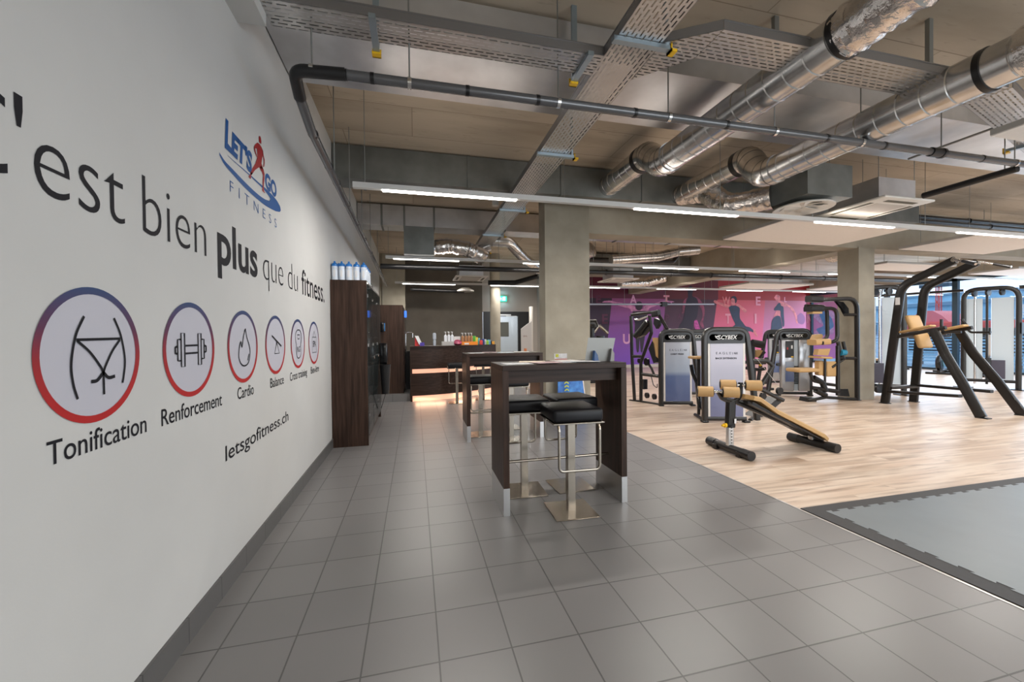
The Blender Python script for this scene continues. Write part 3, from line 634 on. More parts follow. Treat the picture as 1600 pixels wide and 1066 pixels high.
baffle('low white ceiling panel far back over the centre of the mural', 9.6, 12.0, 9.8, 11.0)
baffle('rear white ceiling panel partly hidden by the square column', 13.1, 15.4, 9.7, 10.95)
# diffuser box + cassettes
t = thing('air_diffuser', 'sheet metal box with a round cream air outlet facing down', 'air diffuser', (4.68, 3.95, 2.8))
MB().box(4.36, 5.02, 3.63, 4.28, 2.90, 3.27).build('plenum_box', GALVD, t, smooth=False)
MB().lathe([(.17, 2.90), (.30, 2.862), (.318, 2.848), (.318, 2.838), (.29, 2.836), (.20, 2.875), (.1, 2.88), (.0001, 2.87)], (4.66, 3.94, 0), n=48).build('round_outlet', WHITEP, t)
m = MB()
for k in range(8):
    a = k*math.pi/4; m.prism([(4.66+.03*math.cos(a), 3.94+.03*math.sin(a), 2.86), (4.66+.24*math.cos(a), 3.94+.24*math.sin(a), 2.848), (4.66+.2*math.cos(a+.5), 3.94+.2*math.sin(a+.5), 2.875)], (0, 0, .004))
m.build('vanes', WHITEP, t)
def cassette(label, x, y, z, s=.41):
    t = thing('air_cassette', label, 'air conditioner', (x, y, z))
    MB().box(x-s*.74, x+s*.74, y-s*.74, y+s*.74, z+.03, z+.30).build('casing', GALV, t, smooth=False)
    MB().box(x-s, x+s, y-s*1.08, y+s*1.08, z, z+.03, .02).build('fascia', WHITEP, t)
    g = MB().box(x-s*.6, x+s*.6, y-s*.6, y+s*.6, z-.004, z+.001)
    g.build('intake_grille', mat('grille_beige', (.50, .46, .42), .6) if not bpy.data.materials.get('grille_beige') else bpy.data.materials['grille_beige'], t, smooth=False)
    for dx, dy, wx, wy in ((0, -.82, .6, .07), (0, .82, .6, .07), (-.8, 0, .07, .6), (.8, 0, .07, .6)):
        MB().box(x+s*(dx-wx), x+s*(dx+wx), y+s*(dy-wy), y+s*(dy+wy), z-.003, z+.002).build('air_slot', mat('slot_olive', (.10, .09, .06), .6) if not bpy.data.materials.get('slot_olive') else bpy.data.materials['slot_olive'], t, smooth=False)
    for dx in (-.8, .8):
        for dy in (-.8, .8): MB().tube([(x+s*dx*.9, y+s*dy*.9, z+.03), (x+s*dx*.9, y+s*dy*.9, CZ-.001)], .004, 6).build('hanger_rod', RODM, t)
cassette('large square ceiling air cassette right of the round diffuser', 5.79, 3.97, 2.9)
cassette('far ceiling air cassette seen just right of the wide column', 5.5, 10.1, 2.82)
cassette('ceiling air cassette hanging left of the round column', 1.40, 10.3, 2.80)
tag(MB().lathe([(.12, 2.60), (.24, 2.60), (.24, 2.63), (.12, 2.70)], (1.42, 11.4, 0), n=28).build('round_outlet', WHITEP), 'round white air outlet under the left cassette', 'air diffuser')
tag(MB().lathe([(.05, 3.30), (.05, 3.42)], (1.22, 6.0, 0), n=16).build('smoke_detector', WHITEP), 'small white detector beside the long cable tray', 'detector')
# ================================================================== BAR TABLES AND STOOLS
def make_table(label):
    t = thing('bar_table', label, 'table', group='dark bar tables')
    MB().box(0, .99, 0, .46, 1.055, 1.095, .002).build('table_top', DARKWH, t, smooth=False)
    for x in (0, .945):
        l = MB().box(x, x+.045, 0, .46, .20, 1.055).build('leg_panel', DARKW, t, smooth=False)
        MB().box(x-.001, x+.046, -.001, .461, 0, .20).build('kick_plate', ALU, l, smooth=False)
    MB().box(.045, .945, .07, .09, .955, 1.055).build('apron', DARKWH, t, smooth=False)
    MB().box(.045, .945, .37, .39, .955, 1.055).build('apron', DARKWH, t, smooth=False)
    MB().tube([(.045, .23, .32), (.945, .23, .32)], .011, 14).build('foot_rail', STEEL, t)
    return t
t1 = place(make_table('nearest dark wood bar table with grey metal feet'), (.612, 2.815, 0))
t2 = place(copy_tree(t1), (.612, 4.905, 0), label='second dark wood bar table, standing between the nearest one and the counter')
def make_stool():
    t = thing('bar_stool', 'x', 'stool', group='black bar stools')
    MB().box(-.165, .165, -.165, .165, 0, .008, .003).build('base_plate', STEEL, t)
    MB().box(-.0275, .0275, -.0275, .0275, .008, .685).build('column', STEEL, t, smooth=False)
    MB().box(-.19, .19, -.19, .19, .685, .697, .003).build('seat_plate', STEEL, t)
    s = MB().box(-.185, .185, -.185, .185, .697, .79, .022).build('seat', LEATH, t)
    MB().bar([(-.15, -.165, .687), (-.15, -.19, .65), (-.15, -.19, .36), (.15, -.19, .36), (.15, -.19, .65), (.15, -.165, .687)], .018, .018, rad=.035).build('footrest', STEEL, t)
    return t
s0 = make_stool()
place(s0, (1.12, 2.79, 0), math.radians(-2), 'frontmost black bar stool with a square steel base')
place(copy_tree(s0), (.885, 3.25, 0), math.radians(178), 'black bar stool beside the left leg of the nearest table')
place(copy_tree(s0), (1.30, 3.26, 0), math.radians(182), 'black bar stool behind the frontmost one, by the right table leg')
for x, y, a, lab in ((.84, 5.27, 0, 'black bar stool under the left end of the second bar table'), (1.16, 4.86, 3, 'black bar stool in front of the second bar table, half hidden by the nearest table'), (1.28, 5.55, 184, 'black bar stool behind the second bar table'), (.80, 7.95, 178, 'black bar stool at the reception counter, left one'), (1.38, 8.25, 170, 'black bar stool at the reception counter, right one')):
    place(copy_tree(s0), (x, y, 0), math.radians(a), lab)
# printed matter on the tables
pc = [(.75, .75, .77), (.72, .60, .46), (.58, .40, .40), (.66, .70, .74), (.78, .74, .70), (.20, .26, .42)]
PM = [mat('paper_%d' % i, c, .5, noise=.25, nscale=18) for i, c in enumerate(pc)]
lb = ['white leaflet with an orange edge', 'orange printed leaflet', 'leaflet with a red cover', 'pale grey leaflet', 'cream magazine', 'dark blue leaflet']
def leaflet(x, y, z, rz, k, w, h, label, th=.003):
    t = MB(); t.T = Matrix.Translation((x, y, z)) @ Matrix.Rotation(rz, 4, 'Z'); t.box(-w/2, w/2, -h/2, h/2, 0, th)
    return tag(t.build('leaflet', PM[k], smooth=False), label, 'leaflet', 'leaflets on the bar tables')
for i, (x, y, k, rz, lab) in enumerate([(.76, 2.97, 0, .1, 'white leaflet at the left end of the nearest table'), (.92, 3.10, 1, -.3, 'orange leaflet behind the white one on the nearest table'), (.98, 2.93, 2, .2, 'red edged leaflet near the front of the nearest table'), (1.14, 3.02, 3, -.1, 'pale leaflet left of the notice card on the nearest table'), (1.22, 3.14, 4, .3, 'cream magazine in front of the notice card'), (1.32, 2.96, 0, -.2, 'white sheet beside the grey leaflet holder')]):
    leaflet(x, y, 1.0955+.0032*(i % 3), rz, k, .21, .15, lab)
for i, (x, y, k, rz, lab) in enumerate([(.76, 5.1, 0, .1, 'white leaflet at the left end of the second table'), (.95, 5.16, 2, -.2, 'reddish leaflet on the second table'), (1.15, 5.08, 3, .2, 'grey leaflet at the middle of the second table'), (1.38, 5.14, 4, -.1, 'cream leaflet at the right end of the second table')]):
    leaflet(x, y, 1.0955+.0032*(i % 2), rz, k, .19, .14, lab)
hd = thing('leaflet_holder', 'grey upright leaflet holder at the right end of the nearest table', 'leaflet holder', (1.47, 3.05, 1.095))
HG = mat('grey_acrylic', (.36, .37, .36), .35)
m = MB(); m.prism([(1.345, 3.02, 1.096), (1.565, 3.0, 1.096), (1.60, 2.985, 1.285), (1.37, 3.005, 1.29)], (0, .004, 0)); m.build('back_sheet', HG, hd, smooth=False)
m = MB().prism([(1.39, 2.94, 1.096), (1.43, 2.94, 1.096), (1.425, 2.95, 1.15), (1.405, 2.955, 1.185), (1.398, 2.95, 1.14)], (.004, .05, 0)); m.build('blue_foot', mat('holder_blue', (.01, .07, .22), .3), hd, smooth=False)
m = MB().prism([(1.535, 2.95, 1.096), (1.57, 2.95, 1.096), (1.575, 2.955, 1.16), (1.555, 2.96, 1.20)], (.004, .05, 0)); m.build('grey_foot', mat('holder_grey', (.24, .23, .22), .4), hd, smooth=False)
nc = thing('notice_card', 'small white notice card with a yellow square on the nearest table', 'notice card', (1.24, 3.22, 1.095))
MB().box(1.155, 1.27, 3.222, 3.226, 1.096, 1.155).build('card', PM[0], nc, smooth=False)
MB().box(1.165, 1.192, 3.220, 3.2219, 1.125, 1.152).build('yellow_square', mat('card_yellow', (.55, .55, .05), .6, noise=.5, nscale=120), nc, smooth=False)
MB().box(1.1555, 1.2695, 3.2205, 3.2219, 1.097, 1.112).build('pink_band', mat('card_pink', (.72, .36, .34), .6), nc, smooth=False)
# blue poster stand before the wide column
ps = thing('poster_stand', 'blue underwater poster stand leaning before the wide concrete column', 'poster', (2.5, 5.8, 0))
PO = mat('water_poster', (.002, .05, .33), .5, noise=1, nscale=9, col2=(.07, .30, .72), detail=9)
MB().prism([(2.10, 5.72, .02), (2.58, 5.72, .02), (2.52, 5.84, .90), (2.15, 5.84, .90)], (0, .02, 0)).build('poster_panel', PO, ps, smooth=False)
MB().prism([(2.58, 5.72, .02), (2.63, 5.80, .02), (2.54, 5.86, .90), (2.52, 5.84, .90)], (.006, .006, 0)).build('side_panel', PM[4], ps, smooth=False)
m = MB()
for k in range(7):
    z = .40+k*.055; x = 2.225; y = 5.776+.0
    m.prism([(x, 5.70+.117*z, z), (x+.035, 5.70+.117*z, z+.02), (x+.07, 5.70+.117*z, z), (x+.07, 5.70+.117*z, z+.018), (x+.035, 5.70+.117*z, z+.038), (x, 5.70+.117*z, z+.018)], (0, .008, 0))
m.box(2.235, 2.295, 5.80, 5.815, .80, .88); m.build('yellow_chevrons', mat('chevron_yellow', (.62, .66, .05), .5), ps, smooth=False)
# ================================================================== CABINETS ON THE LEFT
cb = thing('storage_cabinet', 'tall dark wood cabinet with glass doors against the white wall', 'cabinet', (-.76, 5.9, 0))
MB().box(-.965, -.56, 5.10, 5.13, .0, 2.0).box(-.965, -.56, 6.9, 6.93, 0, 2.0).box(-.965, -.56, 5.13, 6.9, 1.96, 2.0).box(-.965, -.95, 5.13, 6.9, 0, 1.96).box(-.95, -.60, 5.13, 6.9, 0, .12).build('body', DARKW, cb, smooth=False)
for z in (.5, .9, 1.3, 1.65): MB().box(-.95, -.6, 5.13, 6.9, z, z+.02).build('shelf', DARKWH, cb, smooth=False)
GD = mat('smoked_glass', (.05, .06, .06), .05, spec=.8, alpha=.55)
for k in range(3):
    y0 = 5.11+k*.61; d = MB().box(-.558, -.552, y0, y0+.6, .12, 1.97).build('glass_door', GD, cb, smooth=False)
    for z in (.35, 1.2, 1.8): MB().box(-.56, -.545, y0+.01, y0+.05, z, z+.035).build('hinge', CHROME, d, smooth=False)
    MB().lathe([(.018, 0), (.022, .02), (.0001, .028)], (-.552, y0+.54, 1.05), 'X', n=14).build('knob', CHROME, d)
shelfthings = [('dark blue bag on the middle cabinet shelf', (.02, .04, .09)), ('black pouch on the middle cabinet shelf', (.01, .01, .012)), ('red edged box on the upper cabinet shelf', (.2, .02, .02)), ('dark box on the upper cabinet shelf', (.03, .03, .035))]
BOTTLE_B = mat('translucent_bottle', (.66, .72, .80), .3, alpha=1); BOTTLE_C = mat('blue_cap', (.01, .16, .50), .35)
bt = thing('drinks_bottle', 'x', 'bottle', group='blue capped bottles on the tall cabinet')
MB().lathe([(.033, 0), (.036, .01), (.036, .13), (.031, .14), (.036, .15), (.036, .17)], n=18).build('bottle_body', BOTTLE_B, bt)
c_ = MB().lathe([(.038, .168), (.038, .185), (.034, .198), (.016, .21), (.012, .213)], n=18).build('cap', BOTTLE_C, bt)
MB().lathe([(.012, .213), (.012, .228), (.007, .232)], n=12).build('spout', BOTTLE_C, c_)
MB().box(-.012, .012, -.0375, -.036, .04, .12).build('white_mark', WHITE, bt, smooth=False)
pos = [(-.925, 5.17), (-.845, 5.17), (-.765, 5.17), (-.68, 5.18), (-.60, 5.20), (-.90, 5.30), (-.80, 5.31), (-.70, 5.33), (-.60, 5.34), (-.60, 5.48), (-.60, 5.62), (-.70, 5.62)]
labs = ['leftmost front blue capped bottle on the tall cabinet, touching the wall', 'second front bottle from the wall on the tall cabinet', 'middle front bottle of the five on the tall cabinet', 'fourth front bottle from the wall on the tall cabinet', 'front bottle at the glass door edge of the tall cabinet',
        'second row bottle on the tall cabinet nearest the wall', 'second row bottle on the tall cabinet, second from the wall', 'second row bottle on the tall cabinet, third from the wall', 'second row bottle on the tall cabinet by the glass doors', 'third row bottle on the tall cabinet by the glass doors', 'rearmost bottle on the tall cabinet by the glass doors', 'rearmost inner bottle on the tall cabinet']
for i, (x, y) in enumerate(pos): place(bt if i == 0 else copy_tree(bt), (x, y, 2.0), 0, labs[i])
# things hung on the cabinet doors
bk = thing('waste_basket', 'black woven basket hanging on the cabinet front', 'basket', (-.49, 6.55, .2))
MB().lathe([(.055, .42), (.085, .88), (.078, .88), (.05, .44)], (-.46, 6.6, 0), n=18).build('basket_body', mat('black_weave', (.012, .012, .013), .5, bump=1, bscale=90), bk)
MB().prism([(-.53, 6.55, .2), (-.53, 6.6, .2), (-.44, 6.6, .5), (-.44, 6.55, .5)], (.01, 0, 0)).build('bracket', BLACK, bk, smooth=False)
tag(MB().box(-.545, -.43, 6.65, 6.8, .88, 1.22, .02).build('hand_dryer', BLACKG), 'glossy black appliance on the cabinet front above the basket', 'appliance')
# rear cabinet on the plinth
rc = thing('storage_cabinet', 'second tall dark wood cabinet standing on the tiled platform', 'cabinet', (-.6, 9, .15))
MB().box(-.96, -.235, 8.56, 10.3, .15, 1.975).build('body', DARKW, rc, smooth=False)
d = MB().box(-.232, -.215, 8.60, 9.4, .25, 1.93).build('door', DARKW, rc, smooth=False); MB().tube([(-.19, 8.75, .95), (-.19, 8.75, 1.3)], .008).build('handle', CHROME, d)
d = MB().box(-.232, -.215, 9.45, 10.25, .25, 1.93).build('door', DARKW, rc, smooth=False)
tag(MB().box(-.21, -.16, 8.58, 8.66, 1.72, 1.86, .01).build('display', mat('lit_blue_screen', (.02, .08, .5), .3, emis=(.05, .2, .9), estr=.8)), 'small glowing blue screen on the rear cabinet edge', 'screen')
pbx = thing('wall_device', 'black device with a red and blue edge on the rear cabinet side', 'device', (-.75, 8.5, 1.45))
MB().box(-.72, -.60, 8.44, 8.555, 1.42, 1.62, .01).build('casing', BLACKG, pbx)
MB().box(-.745, -.722, 8.46, 8.54, 1.44, 1.56).build('red_side', mat('dev_red', (.5, .03, .02), .4), pbx, smooth=False)
MB().box(-.598, -.588, 8.46, 8.54, 1.44, 1.60).build('blue_side', mat('dev_blue', (.05, .25, .6), .4), pbx, smooth=False)
# wall clock seen edge-on
ck = thing('wall_clock', 'round dark wall clock high on the white wall behind the cabinet', 'clock', (-.95, 9.2, 2.35))
MB().lathe([(.19, -.968), (.19, -.935), (.17, -.93), (.17, -.94), (.0001, -.941)], (0, 9.6, 2.36), 'X', n=32).build('rim', BLACK, ck)
MB().lathe([(.168, -.9395), (.168, -.9385)], (0, 9.6, 2.36), 'X', n=32).build('dial', mat('dial_grey', (.30, .30, .30), .4), ck)
m = MB().bar([(-.935, 9.6, 2.36), (-.935, 9.6, 2.48)], .012, .004).bar([(-.935, 9.6, 2.36), (-.935, 9.68, 2.33)], .012, .004); m.build('hands', BLACK, ck, smooth=False)
# ================================================================== RECEPTION COUNTER
rcn = thing('reception_counter', 'curved dark reception counter with two glowing light strips', 'counter', (.9, 8.5, 0))
def cpt(s):   # front curve of the counter, s 0..1
    a = s*1.0; x = -.10+1.95*s; y = 8.30+.95*s**2.2; return x, y
def cband(z0, z1, ins, th=.04):
    P = [cpt(k/20) for k in range(21)]
    m = MB(); Q = []
    for i, (x, y) in enumerate(P): Q.append((x, y+ins))
    B = [(x, y+th) for x, y in Q]
    vs = [(x, y, z0) for x, y in Q]+[(x, y, z1) for x, y in Q]+[(x, y, z1) for x, y in B]+[(x, y, z0) for x, y in B]; n = len(Q); fs = []
    for k in range(4):
        for i in range(n-1): a, b = k*n, ((k+1) % 4)*n; fs.append((a+i, a+i+1, b+i+1, b+i))
    fs += [(0, n, 2*n, 3*n), (n-1, 2*n-1, 3*n-1, 4*n-1)]
    m.add(vs, fs); return m
cband(.66, 1.10, 0).build('upper_panel', DARKWH, rcn); cband(.12, .57, 0).build('lower_panel', DARKWH, rcn); cband(1.10, 1.125, -.02, .5).build('counter_top', DARKWH, rcn)
WARM = mat('warm_glow_recess', (.9, .6, .45), .6, emis=(1, .50, .32), estr=.6)
cband(.57, .66, .05, .02).build('upper_light_strip', WARM, rcn); cband(0, .12, .06, .02).build('lower_light_strip', WARM, rcn)
MB().box(-.10, -.06, 8.31, 9.9, 0, 1.10).build('side_panel', DARKW, rcn, smooth=False)
MB().box(1.80, 1.86, 9.28, 10.4, 0, 1.10).build('side_panel', DARKW, rcn, smooth=False)
for x in (.3, .95, 1.55):
    s_ = (x+.1)/1.95; a = area('counter_strip_light', (x, cpt(s_)[1]+.0, .10), .6, .05, 1.7, (1, .58, .36), (math.radians(-35), 0, 0)); 
    a = area('counter_strip_light', (x, cpt(s_)[1]+.0, .62), .6, .03, .7, (1, .58, .36), (math.radians(-60), 0, 0))
tag(MB().box(-.05, 1.5, 11.3, 11.9, 0, 1.0).build('back_worktop', DARKW, smooth=False), 'dark worktop standing behind the reception counter', 'worktop')
# tap, glasses and goods on the counter
tp = thing('beer_tap', 'tall chrome tap left of the counter', 'tap', (-.2, 8.9, 1.1)); MB().tube([(-.2, 9.3, 1.0), (-.2, 9.3, 1.42), (-.05, 9.3, 1.42), (-.05, 9.3, 1.3)], .012, rad=.05).tube([(-.25, 9.3, .9), (-.25, 9.3, 1.35)], .012).build('spout', CHROME, tp)
tag(MB().box(-.21, -.115, 9.2, 9.4, .15, 1.0).build('tap_cabinet', BLACK, smooth=False), 'narrow black unit under the chrome tap', 'cabinet')
CT = 1.126
def goods(name, label, cat, mb, m, group=None): return tag(mb.build(name, m), label, cat, group)
t = thing('brochure_stand', 'red and blue brochure stand at the left end of the counter', 'brochure stand', (.05, 8.5, CT))
MB().prism([(.0, 8.5, CT), (.12, 8.5, CT), (.02, 8.5, CT+.19), (.0, 8.5, CT+.16)], (0, .08, 0)).build('red_brochures', mat('brochure_red', (.55, .03, .03), .5), t, smooth=False)
MB().prism([(.08, 8.47, CT+.03), (.15, 8.47, CT+.03), (.07, 8.47, CT+.21), (.0, 8.47, CT+.21)], (0, .02, 0)).build('white_brochures', WHITE, t, smooth=False)
MB().box(.10, .19, 8.46, 8.55, CT, CT+.07).build('blue_box', mat('brochure_blue', (.08, .05, .35), .5), t, smooth=False)
t = thing('drinking_cups', 'clear tube of stacked cups on the counter', 'cup dispenser', (.40, 8.55, CT)); MB().lathe([(.032, 0), (.032, .10), (.027, .10), (.027, .13), (.037, .14), (.037, .25), (.02, .27)], (.40, 8.55, CT), n=18).build('tube', mat('clear_plastic', (.5, .55, .62), .15, alpha=.8), t)
tag(MB().box(.55, .80, 8.46, 8.68, CT, CT+.085).build('display_riser', mat('grey_riser', (.42, .41, .40), .5), smooth=False), 'light grey display riser under the white pump bottles', 'riser')
pb = thing('pump_bottle', 'x', 'bottle', group='pump bottles on the counter')
MB().lathe([(.03, 0), (.03, .12), (.012, .14), (.012, .15)], n=16).build('bottle_body', mat('white_bottle', (.70, .72, .76), .35), pb)
MB().lathe([(.006, .15), (.006, .19), (.014, .19), (.014, .205)], n=10).box(-.03, .0, -.006, .006, .195, .207).build('pump', WHITE, pb)
for i, x in enumerate((.63, .70, .77)): place(pb if i == 0 else copy_tree(pb), (x, 8.53, CT+.085), 0, ['left white pump bottle on the grey riser', 'middle white pump bottle on the grey riser', 'right white pump bottle on the grey riser'][i])
pb2 = copy_tree(pb)
for ch in [x for x in bpy.data.objects if x.parent == pb2 and 'body' in x.name]: ch.data = ch.data.copy(); ch.data.materials[0] = mat('brown_liquid', (.40, .20, .09), .25)
for i, x in enumerate((1.02, 1.09, 1.16, 1.22)): place(pb2 if i == 0 else copy_tree(pb2), (x, 8.80, CT+.06), 0, ['brown pump bottle at the left of the orange tray', 'second brown pump bottle from the left in the orange tray', 'third brown pump bottle from the left in the orange tray', 'brown pump bottle at the right of the orange tray'][i])
tag(MB().box(.84, .98, 8.9, 8.95, CT, CT+.19).build('white_card', WHITE, smooth=False), 'blank white card standing between the pump bottles', 'card')
tag(MB().lathe([(.05, 0), (.10, .03), (.09, .07), (.05, .115), (.0001, .125)], (.90, 8.72, CT), n=14).build('pink_bag', mat('pink_wrap', (.42, .07, .14), .25, noise=.6, nscale=25, bump=1, bscale=30)), 'crumpled pink sweet bag on the counter', 'sweets')
ot = thing('snack_tray', 'orange snack tray on the counter', 'tray', (1.15, 8.8, CT)); OM = mat('orange_card', (.85, .26, .02), .5)
MB().box(.99, 1.34, 8.72, 8.73, CT, CT+.075).box(.99, 1.34, 8.90, 8.91, CT, CT+.075).box(.99, 1.0, 8.73, 8.9, CT, CT+.075).box(1.33, 1.34, 8.73, 8.9, CT, CT+.075).box(1.0, 1.33, 8.73, 8.9, CT, CT+.01).build('tray_body', OM, ot, smooth=False)
MB().box(1.05, 1.15, 8.717, 8.7195, CT+.01, CT+.045).build('price_card', WHITE, ot, smooth=False)
sn = [('green snack bar in the heap on the counter', (.10, .45, .06)), ('yellow snack bar in the heap on the counter', (.80, .55, .04)), ('teal snack bar in the heap on the counter', (.10, .40, .42)), ('red snack bar in the heap on the counter', (.6, .05, .04)), ('dark blue snack bar in the heap on the counter', (.03, .07, .25)), ('white snack bar in the heap on the counter', (.7, .72, .75)), ('lime snack pack near the right end of the counter', (.35, .6, .08)), ('light blue snack pack near the right end of the counter', (.15, .45, .65)), ('black snack pack at the right end of the counter', (.02, .02, .03)), ('orange snack pack beside the orange tray', (.85, .35, .03))]
for i, (lab, c) in enumerate(sn):
    m = MB(); x = 1.28+.052*i; m.T = Matrix.Translation((x, 8.83+.02*(i % 3)+.035*max(0, i-3), CT)) @ Matrix.Rotation(random.uniform(-.4, .4), 4, 'Z')
    m.box(-.034, .034, -.02, .02, 0, [.20, .17, .15, .10, .13, .12, .09, .11, .08, .07][i], .006); goods('snack_pack', lab, 'snack', m, mat('snack_%d' % i, c, .35, noise=.4, nscale=40), 'snack packs on the counter')
# white roll-up / display right of the door
dp = thing('display_stand', 'white pointed display board beside the wide column', 'display board', (3.3, 11, 0))
MB().prism([(3.0, 11.2, 0), (3.32, 11.2, 0), (3.32, 11.2, 1.75), (3.0, 11.2, 1.52)], (0, .04, 0)).build('board', mat('board_white', (.55, .52, .50), .5), dp, smooth=False)
MB().box(3.08, 3.16, 11.19, 11.199, .3, .95).build('orange_print', mat('orange_print', (.60, .20, .07), .5, noise=.5, nscale=9), dp, smooth=False)
m = MB(); put_text(m, 'SPA', 3.06, 3.18, 1.28, .05, lambda p: Vector((p.x, 11.196, p.y)), ref='S'); m.build('print', mat('brown_ink', (.2, .1, .08), .6), dp, smooth=False)
tag(MB().lathe([(.06, 0), (.06, 2.2)], (3.42, 11.6, 0), n=14).build('white_pipe', WHITEP), 'white vertical pipe right of the display board', 'pipe')
# ================================================================== MURAL
MY = 14.49
mu = thing('wall_mural', 'purple to red photo mural of athletes on the far wall', 'mural', (9, 14.5, 0))
def mq(z):   # zoom crop -> pixel
    x0, y0, s = z; return lambda x, y: (x0+x/s, y0+y/s)
Q2, Q3, Q4 = mq((920, 440, 7.613)), mq((1060, 430, 10.657)), mq((1190, 430, 8.2))
def mpt(u, v, d=0): p = onY(u, v, MY-d); return p
def mpoly(name, pts, m, d, sm=False, par=None):
    if sm:
        P = smoothp(list(pts)+[pts[0]], 3)[:-1]
    else: P = pts
    return MB().face([mpt(u, v, d) for u, v in P]).build(name, m, par or mu, smooth=False)
def xa(u, v=520): return mpt(u, v).x
GP = lambda n, a, b: gradmat(n, [(0, a), (.55, tuple((p+q)/2 for p, q in zip(a, b))), (1, b)], 'Z', 0, 3.0, .55)
def strip(name, ul, ur, m, d=0, top=3.1):
    # slanted strip: (u at top, u at bottom) for both sides, floor to just under the beams
    def P(u, v): return mpt(u, v, d)
    pts = []
    for (ut, ub), o in ((ul, 0), (ur, 1)):
        a, b = P(ut, 455), P(ub, 575)
        k = (b.x-a.x)/(b.z-a.z); f = lambda z: Vector((a.x+k*(z-a.z), MY-d, z)); pts.append((f(.12), f(top)))
    return MB().face([pts[0][0], pts[1][0], pts[1][1], pts[0][1]]).build(name, m, mu, smooth=False)
strip('dark_purple_panel', (890, 890), (957.5, 945), GP('mural_a', (.030, .008, .045), (.022, .004, .020)))
strip('purple_panel', (957.5, 945), (1041.5, 1031), GP('mural_b', (.16, .055, .42), (.26, .055, .15)))
strip('maroon_panel', (1041.5, 1031), (1122.5, 1106), GP('mural_c', (.07, .012, .06), (.05, .005, .015)))
strip('pink_panel', (1122.5, 1106), (1196.5, 1188), GP('mural_d', (.70, .11, .28), (.48, .055, .06)))
strip('mauve_panel', (1196.5, 1188), (1262, 1258), GP('mural_e', (.52, .16, .38), (.36, .075, .10)))
strip('bright_pink_panel', (1262, 1258), (1327, 1327), GP('mural_f', (.72, .20, .42), (.50, .08, .12)))
for a, b, c in ((890, 1040, (.10, .008, .035)), (1040, 1122, (.10, .006, .012)), (1122, 1327, (.28, .012, .012))):
    x0, x1 = xa(a, 440), xa(b, 440); MB().face([(x0, MY-.002, 2.78), (x1, MY-.002, 2.78), (x1, MY-.002, 3.6), (x0, MY-.002, 3.6)]).build('top_band', mat('mural_top', c, .6), mu, smooth=False)
# figures
SK1 = mat('print_violet_skin', (.52, .20, .38), .6, noise=.35, nscale=6); SK2 = mat('print_dark_skin', (.20, .035, .08), .6, noise=.5, nscale=5); SK3 = mat('print_rose_skin', (.58, .16, .17), .6, noise=.35, nscale=6)
SK4 = mat('print_mauve_skin', (.55, .24, .34), .6, noise=.3, nscale=6); NAVY = mat('print_navy', (.012, .016, .045), .6, noise=.3, nscale=5); DKV = mat('print_black_violet', (.018, .006, .022), .6); TEAL = mat('print_teal', (.04, .16, .27), .6, noise=.2, nscale=6)
LET = mat('print_pink_letter', (.62, .30, .50), .6); LET2 = mat('print_dark_letter', (.09, .015, .05), .6); LET3 = mat('print_rose_letter', (.66, .25, .32), .6)
def fig(name, q, pts, m, d): return mpoly(name, [q(*p) for p in pts], m, d, True)
fig('outstretched_arms', Q2, [(155, 250), (185, 232), (260, 228), (330, 245), (400, 255), (470, 272), (520, 285), (550, 300), (560, 330), (640, 330), (655, 300), (700, 275), (780, 262), (850, 238), (910, 225), (960, 228), (1020, 242), (985, 248), (995, 265), (960, 250), (900, 248), (850, 262), (790, 292), (720, 320), (690, 360), (520, 360), (490, 325), (420, 305), (350, 285), (270, 255), (200, 252)], SK1, .004)
fig('arms_figure_head', Q2, [(552, 290), (560, 255), (585, 238), (615, 240), (635, 262), (640, 300), (622, 335), (595, 345), (568, 332)], DKV, .006)
fig('arms_figure_body', Q2, [(520, 355), (690, 355), (685, 430), (670, 500), (675, 600), (660, 700), (640, 830), (618, 830), (605, 690), (595, 830), (570, 830), (560, 700), (545, 600), (550, 500), (530, 430)], DKV, .006)
fig('standing_man_arms', Q3, [(60, 640), (70, 520), (85, 440), (120, 390), (170, 365), (290, 360), (350, 400), (400, 470), (435, 560), (430, 680), (410, 780), (425, 870), (395, 880), (360, 800), (395, 720), (400, 620), (370, 540), (320, 480), (150, 470), (110, 540), (95, 620)], SK2, .004)
fig('standing_man_body', Q3, [(160, 370), (155, 260), (170, 200), (200, 178), (235, 200), (240, 280), (232, 350), (290, 375), (330, 450), (325, 600), (300, 720), (260, 760), (240, 900), (250, 1000), (0, 1000), (10, 850), (60, 780), (90, 700), (110, 560), (130, 430)], DKV, .006)
fig('lit_knee', Q3, [(265, 760), (310, 750), (340, 830), (365, 920), (310, 930), (265, 860)], mat('print_magenta', (.45, .06, .28), .6, noise=.5, nscale=9), .008)
fig('kicker_arms', Q3, [(585, 440), (600, 418), (640, 425), (660, 445), (740, 468), (850, 500), (960, 510), (960, 485), (990, 478), (1030, 500), (1090, 545), (1135, 580), (1130, 620), (1095, 615), (1040, 560), (1000, 530), (900, 570), (830, 550), (740, 520), (670, 490), (610, 470)], SK3, .004)
fig('kicker_head', Q3, [(872, 440), (880, 380), (910, 352), (955, 360), (975, 410), (960, 470), (925, 510), (890, 505)], SK3, .006)
fig('kicker_hair', Q3, [(875, 400), (885, 365), (915, 350), (955, 358), (975, 400), (968, 450), (945, 470), (940, 410), (905, 385)], DKV, .008)
fig('kicker_body', Q3, [(835, 540), (880, 510), (960, 510), (1020, 550), (1020, 650), (1030, 730), (1075, 790), (1120, 850), (1190, 870), (1260, 930), (1250, 955), (1180, 935), (1090, 960), (900, 940), (905, 860), (945, 820), (900, 720), (870, 640), (850, 580)], NAVY, .006)
